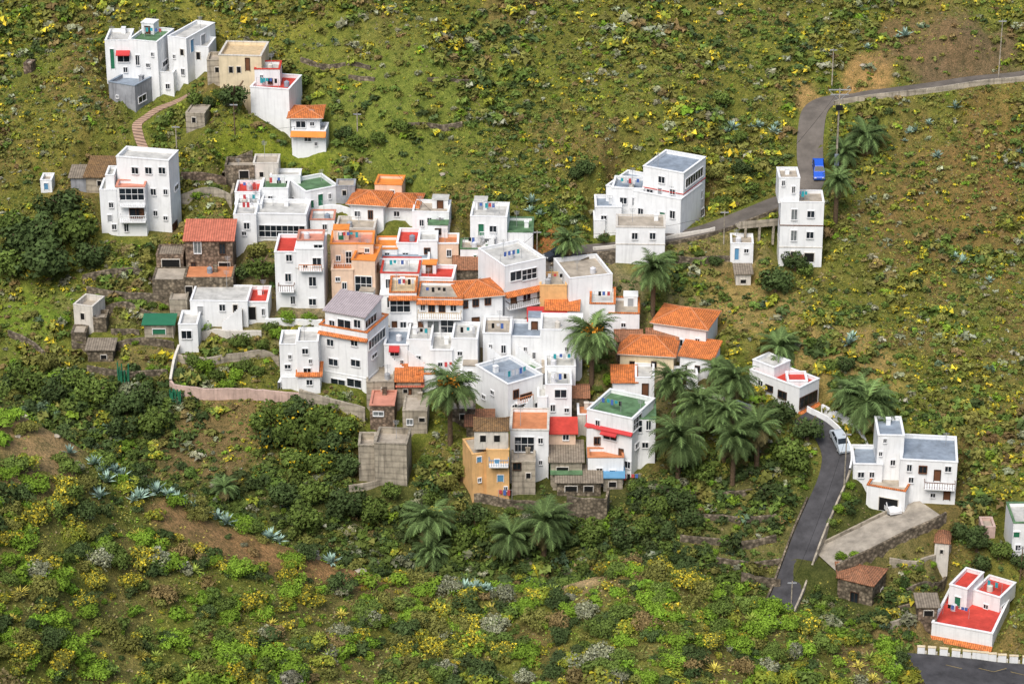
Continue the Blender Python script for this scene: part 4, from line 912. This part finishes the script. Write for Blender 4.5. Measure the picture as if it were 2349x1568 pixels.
# ---- trees
def crown_mesh(kind,seed,n=1100,flowers=None):
    rg=np.random.default_rng(seed)
    T,sh,z,r=leaf_cloud(n,rg,14,.095,low=-1,lr=.38,zs=1.05)
    sh=sh*.9;c=tcol(kind,sh,z,r)
    if flowers is not None: m=r<.035;c[m]=flowers
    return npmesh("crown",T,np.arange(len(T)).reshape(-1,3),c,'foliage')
CM={k:[crown_mesh(k,100+i*7+j) for j in range(3)] for i,k in enumerate(['dark','mid','bluegreen','olive'])}
CM['flower']=[crown_mesh('dark',333,1400,np.array([.6,.42,.02])),crown_mesh('mid',335,1400,np.array([.6,.42,.02]))];CM['lime']=[crown_mesh('bright',334)]
tb=MB();tb.tube((0,0,-.3),(0.03,0,.45),.075,.05,'bark',8,False);tb.tube((.03,0,.45),(.3,.1,.85),.045,.02,'bark',6);tb.tube((.03,0,.45),(-.25,.15,.8),.04,.02,'bark',6);tb.tube((.03,0,.4),(.0,-.28,.75),.035,.015,'bark',6)
TRM=tb.mesh("trunk")
def tree(px,py,r,k='dark',h=None,label=None,name='tree'):
    P=cast(px,py);s=pxs(P);r=r/s*1.15;h=h/s/.91 if h else r*1.0
    e=empty(name,Matrix.Translation(P)@Matrix.Rotation(random.uniform(0,6.28),4,'Z'));tag(e,label or {'dark':'dense dark green leafy tree on the slope','mid':'leafy green tree among the terraces','bluegreen':'blue-green leafy tree by the gardens','olive':'olive green bushy tree on dry slope','flower':'sprawling bush dotted with yellow flowers on a bank','lime':'fresh green garden tree'}[k],'tree')
    t_=link(bpy.data.objects.new("trunk",TRM));t_.parent=e;t_.scale=(h*1.2,h*1.2,h)
    c_=link(bpy.data.objects.new("crown",random.choice(CM[k])));c_.parent=e;c_.scale=(r,r,r*random.uniform(.85,1.05));c_.location=(0,0,h*.25)
for a in [(110,640,75,'dark'),(180,560,62,'mid'),(60,590,60,'dark'),(140,500,55,'dark'),(210,610,45,'dark'),(20,540,45,'mid'),(100,560,55,'dark'),(30,630,50,'mid'),(540,250,38,'dark',70),(510,230,25,'mid'),(600,640,40,'mid',60),(585,590,28,'olive'),(560,640,25,'dark'),
 (1780,670,42,'dark',50),(1825,620,32,'dark',45),(1850,630,24,'mid'),(1800,1060,52,'mid',60),(1850,1010,40,'dark',60),(1790,970,40,'dark',50),(1830,1080,40,'mid'),(1560,1170,40,'dark'),(1610,1100,34,'mid'),(1500,1180,34,'mid'),(1580,1210,36,'dark'),
 (60,900,45,'mid'),(130,920,40,'dark'),(220,930,48,'mid'),(290,950,44,'dark'),(350,990,46,'mid'),(280,1000,42,'dark'),(180,890,38,'mid'),(330,920,34,'dark'),(120,850,36,'olive'),
 (600,985,40,'flower'),(640,970,46,'flower'),(690,965,46,'flower'),(740,975,46,'flower'),(780,1000,40,'flower'),(620,1030,44,'flower'),(670,1020,50,'flower'),(720,1030,50,'flower'),(770,1045,44,'flower'),(680,1080,45,'flower'),(740,1085,40,'flower'),(790,1085,38,'dark'),(650,1160,44,'dark'),(720,1150,40,'mid'),(800,1180,46,'dark'),(860,1200,44,'mid'),(700,1210,46,'mid'),
 (475,765,26,'lime',45),(550,800,26,'mid',40),(470,855,28,'lime'),(520,895,24,'lime'),(560,850,22,'mid'),(440,840,24,'mid'),(590,860,20,'mid'),(640,780,22,'lime'),(690,790,24,'lime'),(660,740,22,'lime'),(710,740,20,'lime'),(620,760,20,'mid'),(500,870,22,'mid'),(540,870,20,'lime'),(600,800,20,'mid'),
 (225,690,13,'lime'),(250,693,13,'mid'),(275,696,13,'lime'),(300,700,13,'mid'),(325,703,13,'lime'),(350,707,13,'mid'),(375,710,12,'lime'),(150,740,14,'lime'),(170,770,12,'mid'),(310,790,10,'lime'),(345,850,12,'lime'),
 (2240,1260,40,'dark',50),(2200,1240,32,'dark'),(2290,1280,34,'mid'),(2250,1310,30,'dark'),(2340,1300,24,'dark'),(1930,1285,16,'lime'),(1960,1278,14,'lime'),(1925,1175,16,'lime'),(1940,1145,14,'lime'),(1905,1205,14,'mid'),(1950,1120,14,'lime'),(2080,1320,12,'lime'),(2110,1310,12,'mid'),(2140,1300,12,'lime'),(2070,1345,10,'mid'),(2000,1440,14,'lime'),(1900,1380,16,'mid'),(1880,1400,14,'lime'),
 (1620,1175,10,'lime'),(1650,1180,10,'mid'),(1690,1215,10,'lime'),(1720,1222,10,'mid'),(1640,1270,10,'lime'),(1700,1275,12,'mid'),
 (1020,1130,34,'olive',50),(1060,1100,36,'olive',60),(990,1160,30,'mid'),(1090,1200,36,'dark'),(900,1140,30,'mid'),(950,1200,36,'dark'),(1130,1220,34,'mid'),(1350,1240,40,'mid'),(1430,1250,40,'dark'),(1300,1260,36,'dark'),(1480,1230,36,'mid'),(1060,1250,36,'mid'),(1200,1270,34,'dark'),
 (1390,1060,14,'lime'),(1450,1125,18,'mid'),(1325,1210,20,'mid'),(1170,1180,16,'mid'),(980,1060,16,'mid'),(1380,650,24,'dark'),(1385,560,18,'dark',34),(1540,600,18,'mid'),(1600,590,16,'mid'),(920,300,22,'mid'),(1340,400,26,'dark'),(1690,330,26,'mid'),(700,250,34,'olive'),(640,170,34,'olive'),(690,200,30,'mid'),(820,340,28,'mid'),(790,320,24,'dark'),(870,330,22,'mid'),(750,465,20,'mid'),(445,240,24,'mid'),(480,250,22,'dark'),(1650,240,24,'mid'),(1320,410,24,'dark'),(1700,400,26,'dark'),(1660,470,20,'mid'),(1720,440,24,'mid'),(1640,410,24,'olive'),(850,870,12,'mid'),(1390,880,18,'lime'),(1370,900,14,'mid'),(505,625,16,'lime'),(490,440,16,'mid'),(1640,610,18,'dark'),(740,500,14,'lime'),(450,455,14,'lime'),(470,450,12,'mid'),(1940,850,24,'dark'),(1900,850,20,'mid')]:
    tree(*a)
# ---- palms
def palm_crown(seed,nf=64,fruit=False):
    rg=np.random.default_rng(seed);V=[];Cc=[]
    for i in range(nf):
        low=i<=nf*.18
        az=rg.uniform(0,2*np.pi);el=np.radians(rg.uniform(-12,78) if not low else rg.uniform(-60,-15));L=rg.uniform(.85,1.08)*(.75 if low else 1)
        p=np.array([0,0,0.]);pts=[p];e=el;n=10
        for k in range(n):
            d=np.array([np.cos(az)*np.cos(e),np.sin(az)*np.cos(e),np.sin(e)]);p=p+d*L/n;pts.append(p);e-=np.radians(rg.uniform(8,14)*(.5+.9*k/n))
            e=max(e,-1.35)
        side=np.array([-np.sin(az),np.cos(az),0]);base=np.array([.082,.125,.04]) if not low else np.array([.14,.12,.05])
        base=base*rg.uniform(.55,1.6)
        for k in range(1,n+1):
            for hh in(0,.5):
                a=pts[k-1]*(1-hh)+pts[k]*hh;dd=pts[k]-pts[k-1];dd/=np.linalg.norm(dd)+1e-9
                ll=.23*np.sin(np.pi*min(1,(k+hh)/n*.86+.12))+.04
                for sg in(-1,1):
                    tip=a+(side*sg*.75+dd*.65+np.array([0,0,-.2+rg.uniform(-.2,.15)]))*ll
                    V+=[a-dd*.02,a+dd*.028,tip];Cc+=[base*rg.uniform(.75,1.25)]*3
        for k in range(1,n+1):
            V+=[pts[k-1]+side*.012,pts[k-1]-side*.012,pts[k]];Cc+=[base*1.7]*3
    if fruit:
        for i in range(300):
            az=rg.uniform(0,2*np.pi);q=rg.uniform(.06,.30);c=np.array([np.cos(az)*q,np.sin(az)*q,rg.uniform(-.04,.26)]);t=rg.normal(size=(3,3))*.03
            V+=[c+t[0],c+t[1],c+t[2]];Cc+=[np.array([.66,.28,.03])*rg.uniform(.6,1.2)]*3
    V=np.array(V);return npmesh("crown",V,np.arange(len(V)).reshape(-1,3),np.array(Cc),'foliage')
PC=[palm_crown(i) for i in range(4)];PF=palm_crown(9,64,True)
def palm_trunk():
    a=MB();n=14
    for i in range(n):
        z0=i/n;z1=(i+1)/n;rr=.32-.06*z0+(.10 if i>=n-2 else 0)
        a.tube((0,0,z0),(0,0,z1),rr*1.0,rr*1.12,'bark',10,i==n-1)
    return a.mesh("trunk")
PT=palm_trunk()
for bx,by,cx_,cy_,r,fr in [(1497,728,1502,618,54,0),(1357,884,1361,768,64,1),(1033,1020,1037,886,68,1),(1303,606,1304,553,40,0),(1916,512,1918,418,42,0),(1985,345,1986,312,50,0),(1935,385,1940,350,42,0),
 (1545,985,1545,872,54,0),(1600,1020,1603,925,60,0),(1680,990,1682,868,56,0),(1555,1100,1558,1003,68,0),(1660,1060,1660,945,48,0),(1680,1110,1682,1000,56,0),(1735,1075,1737,975,52,0),(1985,985,1972,925,72,0),(1945,960,1950,905,50,0),(1785,840,1785,797,50,0),
 (985,1260,985,1188,62,0),(1248,1280,1250,1195,64,0),(1172,1290,1175,1228,54,0),(992,1295,992,1268,46,0),(515,1150,515,1118,32,0),(1640,900,1640,850,38,0),(2020,1000,2020,940,46,0)]:
    P=cast(bx,by);s=pxs(P);h=max(.6,(by-cy_)/s/math.cos(PITCH));R=r/s*1.32
    e=empty("palm_tree",Matrix.Translation(P)@Matrix.Rotation(random.uniform(0,6.28),4,'Z'))
    tag(e,"palm with orange fruit stalks and arching fronds by the houses" if fr else "date palm with dense arching green fronds","palm tree","palm trees around the village")
    t_=link(bpy.data.objects.new("trunk",PT));t_.parent=e;t_.scale=(1.1,1.1,h+.1);t_.location=(0,0,-.1)
    c_=link(bpy.data.objects.new("crown",PF if fr else random.choice(PC)));c_.parent=e;c_.location=(0,0,h);c_.scale=(R,R,R)
# ---- agaves and aloes
def rosette(n,col,wid,seed,el=(15,80)):
    rg=np.random.default_rng(seed);V=[];Cc=[]
    for i in range(n):
        az=i*2.399+rg.uniform(-.2,.2);e=np.radians(rg.uniform(*el));d=np.array([np.cos(az)*np.cos(e),np.sin(az)*np.cos(e),np.sin(e)]);s=np.array([-np.sin(az),np.cos(az),0])*wid
        L=rg.uniform(.75,1.1);c=np.array(col)*rg.uniform(.7,1.3);m=d*L*.45;tip=d*L+np.array([0,0,-.1*L])
        u=np.array([0,0,wid*.7])
        V+=[-s*.6,m-s,m-u, -s*.6,m-u,s*.6, s*.6,m-u,m+s, m-s,tip,m-u, m-u,tip,m+s];Cc+=[c*.8]*9+[c*1.15]*6
    V=np.array(V);return npmesh("rosette",V,np.arange(len(V)).reshape(-1,3),np.array(Cc),'foliage')
AG=[rosette(26,(.27,.38,.31),.10,i) for i in range(3)];AL=[rosette(22,(.44,.38,.07),.07,20+i,(5,70)) for i in range(3)];AL2=[rosette(20,(.26,.33,.06),.07,30+i,(5,75)) for i in range(2)]
def ros(px,py,rpx,ms,name,label,cat,grp,fg):
    P=cast(px,py,fg);s=pxs(P);o=link(bpy.data.objects.new(name,random.choice(ms)));r=rpx/s;o.location=P+np.array([0,0,.25 if not fg else .2]);o.scale=(r,r,r*.95);o.rotation_euler=(random.uniform(-.1,.1),random.uniform(-.1,.1),random.uniform(0,6.28));tag(o,label,cat,grp)
for a in [(1680,292,24),(1665,300,16),(1740,285,18),(1725,290,14),(1775,300,20),(1782,285,14),(2100,296,18),(2085,300,14),(2076,78,22),(2060,82,12),(2192,242,20),(2205,598,22),(2190,585,14),(1945,785,26),(1955,770,18),(2150,355,18),(2340,345,14),(1220,460,22),(1215,480,16),(2130,280,14),(1965,12,16),(455,8,14),(1240,490,18),(2270,640,14),(1060,800,8),(1990,105,14),(2075,320,10)]:
    ros(a[0],a[1]+8,a[2]*1.15,AG,"agave","blue-green agave rosette on the slope","agave","agaves on the hillside",False)
rr=random.Random(5)
for a in [(215,1045),(235,1062),(262,1065),(245,1085),(280,1078),(318,1125),(305,1130),(335,1120),(360,1108),(385,1112),(405,1118),(425,1122),(445,1150),(470,1160),(500,1168),(520,1180),(545,1176),(560,1190),(160,1020),(230,1120),(620,1200),(640,1215),(760,1255),(1075,1305),(1090,1300),(1108,1308),(1120,1300),(1065,1312)]:
    ros(a[0],a[1]+24,rr.uniform(22,34),AG,"agave","blue-green agave rosette on the near ridge","agave","agaves along the near ridge",True)
for i in range(70):
    px=rr.uniform(20,2050);lo=float(np.interp(px,[0,600,1500,2050],[1120,1290,1340,1500]))
    py=rr.uniform(lo,1566)
    if rr.random()<.6: ros(px,py,rr.uniform(18,28),AL,"aloe","yellow-green aloe rosette among scrub","aloe","aloes on the near ridge",True)
    else: ros(px,py,rr.uniform(16,26),AL2,"aloe","green aloe rosette among scrub","aloe","aloes on the near ridge",True)
def cactus(px,py,hpx):
    P=cast(px,py);s=pxs(P);h=hpx/s;a=MB();r=random.Random(px)
    for i in range(12):
        x=r.uniform(-.9,.9);y=r.uniform(-.5,.5);a.tube((x,y,-.3),(x*1.15,y*1.1,h*r.uniform(.6,1)),.14,.10,'greenpaint',7)
    o=a.obj("cactus",Matrix.Translation(P));tag(o,"clump of upright columnar green cactus","cactus")
cactus(287,880,52);cactus(402,928,42)
def rock(px,py,r,fg,mat='concrete'):
    P=cast(px,py,fg);s=pxs(P);r=r/s;g=random.Random(px);import bmesh
    bm=bmesh.new();bmesh.ops.create_icosphere(bm,subdivisions=2,radius=1)
    for v in bm.verts: v.co*=g.uniform(.75,1.15)
    me=bpy.data.meshes.new("boulder");bm.to_mesh(me);bm.free();me.materials.append(MT[mat]);o=link(bpy.data.objects.new("boulder",me));o.location=P;o.scale=(r,r*.8,r*.6);tag(o,"weathered grey boulder in the scrub","rock","boulders")
for a in [(712,1222+28,26,True),(690,1230+28,12,True),(828,1262+30,14,True),(1650,1320+30,14,True),(820,1290+20,8,True),(1200,50,16,False),(1215,70,12,False),(1190,90,12,False),(1222,30,9,False),(1650,30,10,False),(1980,150,8,False),(1015,400,8,False),(60,1050,10,True),(130,1000,9,True),(90,1090,8,True),(40,1000,8,True)]:
    rock(*a)
# ---------------------------------------------------------------- cars
def car(px,py,ang,paint,label,P=None,sc=1):
    P=cast(px,py) if P is None else P
    e=empty("parked_car",Matrix.Translation(Vector(P)+Vector((0,0,.02)))@Matrix.Rotation(math.radians(ang),4,'Z'));tag(e,label,"car")
    prof=[(-2.1,.35),(-2.12,.75),(-1.95,.95),(-1.75,1.0),(-1.35,1.42),(.2,1.48),(1.0,1.02),(1.85,.86),(2.08,.7),(2.1,.35)]
    a=MB();w=.86
    def half(z): return w if z<=.95 else w-.22*(z-.95)/.5
    for (x0,z0),(x1,z1) in zip(prof[:-1],prof[1:]):
        a.face([(x0,-half(z0),z0),(x0,half(z0),z0),(x1,half(z1),z1),(x1,-half(z1),z1)],paint)
    for s_ in(-1,1):
        a.face([(x_,s_*w,z_) for x_,z_ in [(-2.1,.35),(2.1,.35),(2.08,.7),(1.85,.86),(1.0,.95),(-1.85,.95),(-2.12,.75)]],paint)
        a.face([(-1.85,s_*w,.95),(1.0,s_*w,.95),(.2,s_*half(1.48),1.48),(-1.35,s_*half(1.42),1.42)],paint)
    a.face([(-2.1,-w,.35),(-2.1,w,.35),(2.1,w,.35),(2.1,-w,.35)],'tyre')
    b=a.obj("body");b.parent=e
    g=MB()
    for s_ in(-1,1):
        o_=s_*.012
        for xs_ in([(-1.55,1.0),(-.5,1.0),(-.5,1.38),(-1.22,1.36)],[(-.42,1.0),(.78,1.0),(.12,1.38),(-.42,1.38)]):
            g.face([(x_,s_*half(z_)+o_,z_) for x_,z_ in xs_],'glass')
    g.face([(.95,-.74,1.07),(.95,.74,1.07),(.3,.62,1.445),(.3,-.62,1.445)],'glass');g.face([(-1.72,.74,1.06),(-1.72,-.74,1.06),(-1.42,-.62,1.385),(-1.42,.62,1.385)],'glass')
    gg=g.obj("glazing");gg.parent=e
    wm=MB();wm.tube((0,-.1,0),(0,.1,0),.32,.32,'tyre',16);wm.tube((0,.1,0),(0,-.11,0),.19,.19,'metal',12);wme=wm.mesh("wheel")
    for x_ in(-1.3,1.35):
        for y_ in(-.8,.8):
            q=link(bpy.data.objects.new("wheel",wme));q.parent=e;q.location=(x_,y_,.32)
    for y_ in(-.6,.6):
        hm=MB();hm.box((2.03,y_-.16,.62),(2.115,y_+.16,.76),'frame');q=hm.obj("headlight");q.parent=e
    return e
def dir_at(p,i):
    d=p[min(i+1,len(p)-1)]-p[i-1];return math.degrees(math.atan2(d[1],d[0]))
def car_on(road,px,py,paint,label,off,flip=0):
    Q=cast(px,py);p=roads[road][1];i=int(np.hypot(p[:,0]-Q[0],p[:,1]-Q[1]).argmin());i=max(1,i);a=math.radians(dir_at(p,i));pos=p[i]+np.array([-math.sin(a),math.cos(a),0])*off
    e=car(0,0,math.degrees(a)+flip,paint,label,P=pos)
    d=p[i+1]-p[i-1];sl=math.atan2(d[2],math.hypot(d[0],d[1]));e.matrix_basis=Matrix.Translation(Vector(pos)+Vector((0,0,.03)))@Matrix.Rotation(a,4,'Z')@Matrix.Rotation(-sl,4,'Y')@Matrix.Rotation(math.radians(flip),4,'Z')
car_on(0,1873,396,'carblue',"blue hatchback parked on the hillside road",1.0)
car_on(1,1935,1022,'carsilver',"silver car parked on the asphalt lane beside white wall",1.0)
car_on(0,1268,585,'cardark',"dark car parked at the end of the village lane",.8)
P=cast(2042,1178);car(0,0,-72,'carwhite',"white car standing in the open garage",P=P+np.array([0,.9,0.15]))
# ---------------------------------------------------------------- poles and wires
PO={}
def pole(k,px,py,hpx,big=False,mat='concrete'):
    P=cast(px,py);s=pxs(P);h=hpx/s/.913;a=MB()
    a.tube((0,0,-.5),(0,0,h),.2 if big else .11,.11 if big else .07,mat,8)
    e=empty("utility_pole",Matrix.Translation(P));tag(e,"tall lattice-topped utility pole with transformer beside road" if big else "slender utility pole carrying overhead wires","utility pole")
    o=a.obj("shaft");o.parent=e
    c=MB();w=1.7 if big else .6
    c.box((-w,-.06,h-.35),(w,.06,h-.2),'metal')
    if big:
        c.box((-w*.8,-.06,h-1.1),(w*.8,.06,h-.95),'metal')
        for x_ in(-w,0,w): c.tube((x_,0,h-.2),(x_,0,h+.2),.06,.05,'wood',6)
        c.tube((-w,0,h-.3),(0,0,h-1.9),.04,.04,'metal',5);c.tube((w,0,h-.3),(0,0,h-1.9),.04,.04,'metal',5)
    o=c.obj("crossarm");o.parent=e
    if big:
        d=MB();d.box((-.5,-.75,h-3.3),(.5,-.22,h-2.6),'dark');o=d.obj("transformer");o.parent=e
        d=MB();d.box((-.35,-.55,1.6),(.35,-.22,3.4),'greyroof');o=d.obj("control_box");o.parent=e
    PO[k]=Vector(P)+Vector((0,0,h-.2))
pole('a',1917,400,190,True);pole('b',2290,182,130);pole('c',1908,200,85);pole('d',406,352,62);pole('e',539,310,70,False,'bark');pole('f',1936,1120,130);pole('g',820,300,40);pole('h',1232,590,60);pole('i',1660,560,75);pole('j',1010,560,60,False,'bark');pole('k',1815,1385,55);pole('l',880,830,70);pole('m',2340,1330,80,False,'bark')
def wire(a,b,sag=1.5):
    A=PO[a];Bv=PO[b];m=MB();pts=[A.lerp(Bv,t/12)-Vector((0,0,sag*4*(t/12)*(1-t/12))) for t in range(13)]
    for p,q in zip(pts[:-1],pts[1:]): m.tube(p,q,.022,.022,'dark',4,False)
    o=m.obj("power_line");tag(o,"thin black overhead wire sagging between poles","wire","overhead wires")
for w in [('b','c'),('c','a'),('a','i'),('i','h'),('h','j'),('j','g'),('g','d'),('d','e'),('h','l'),('f','k')]: wire(*w)
def laundry(px,py,n,z,label="washing hung on a line on a house terrace"):
    P=cast(px,py);a=MB();a.tube((-.1,0,1.6),(n*.55+.1,0,1.6),.02,.02,'metal',4);a.tube((-.1,0,0),(-.1,0,1.65),.03,.03,'metal',5);a.tube((n*.55+.1,0,0),(n*.55+.1,0,1.65),.03,.03,'metal',5)
    r=random.Random(px)
    for i in range(n):
        h=r.uniform(.5,1);x=i*.55;a.box((x,-.02,1.6-h),(x+.4,.02,1.6),r.choice(['cloth1','cloth2','cloth3','turq','dark']))
    o=a.obj("clothes_line",Matrix.Translation(Vector(P)+Vector((0,0,z))));tag(o,label,"washing line")
laundry(1145,1150,3,.2);laundry(1420,1112,5,.1)
# ---------------------------------------------------------------- light
w=bpy.data.worlds.new("World");scene.world=w;w.use_nodes=True;n=w.node_tree.nodes;l=w.node_tree.links
sk=n.new("ShaderNodeTexSky");sk.sky_type='NISHITA';sk.sun_disc=False;EL=math.radians(52);AZ=math.radians(202)
sk.sun_elevation=EL;sk.sun_rotation=AZ;sk.air_density=1;sk.dust_density=3;sk.ozone_density=.8
l.new(sk.outputs[0],n["Background"].inputs[0]);n["Background"].inputs[1].default_value=.15
sd=bpy.data.lights.new("sun",'SUN');sd.energy=3.3;sd.angle=math.radians(38);sd.color=(1,.965,.91);so=link(bpy.data.objects.new("sun",sd))
D=Vector((math.sin(AZ)*math.cos(EL),math.cos(AZ)*math.cos(EL),math.sin(EL)))
so.rotation_euler=D.to_track_quat('Z','Y').to_euler()
scene.view_settings.view_transform='Standard';scene.view_settings.look='None';scene.view_settings.exposure=0
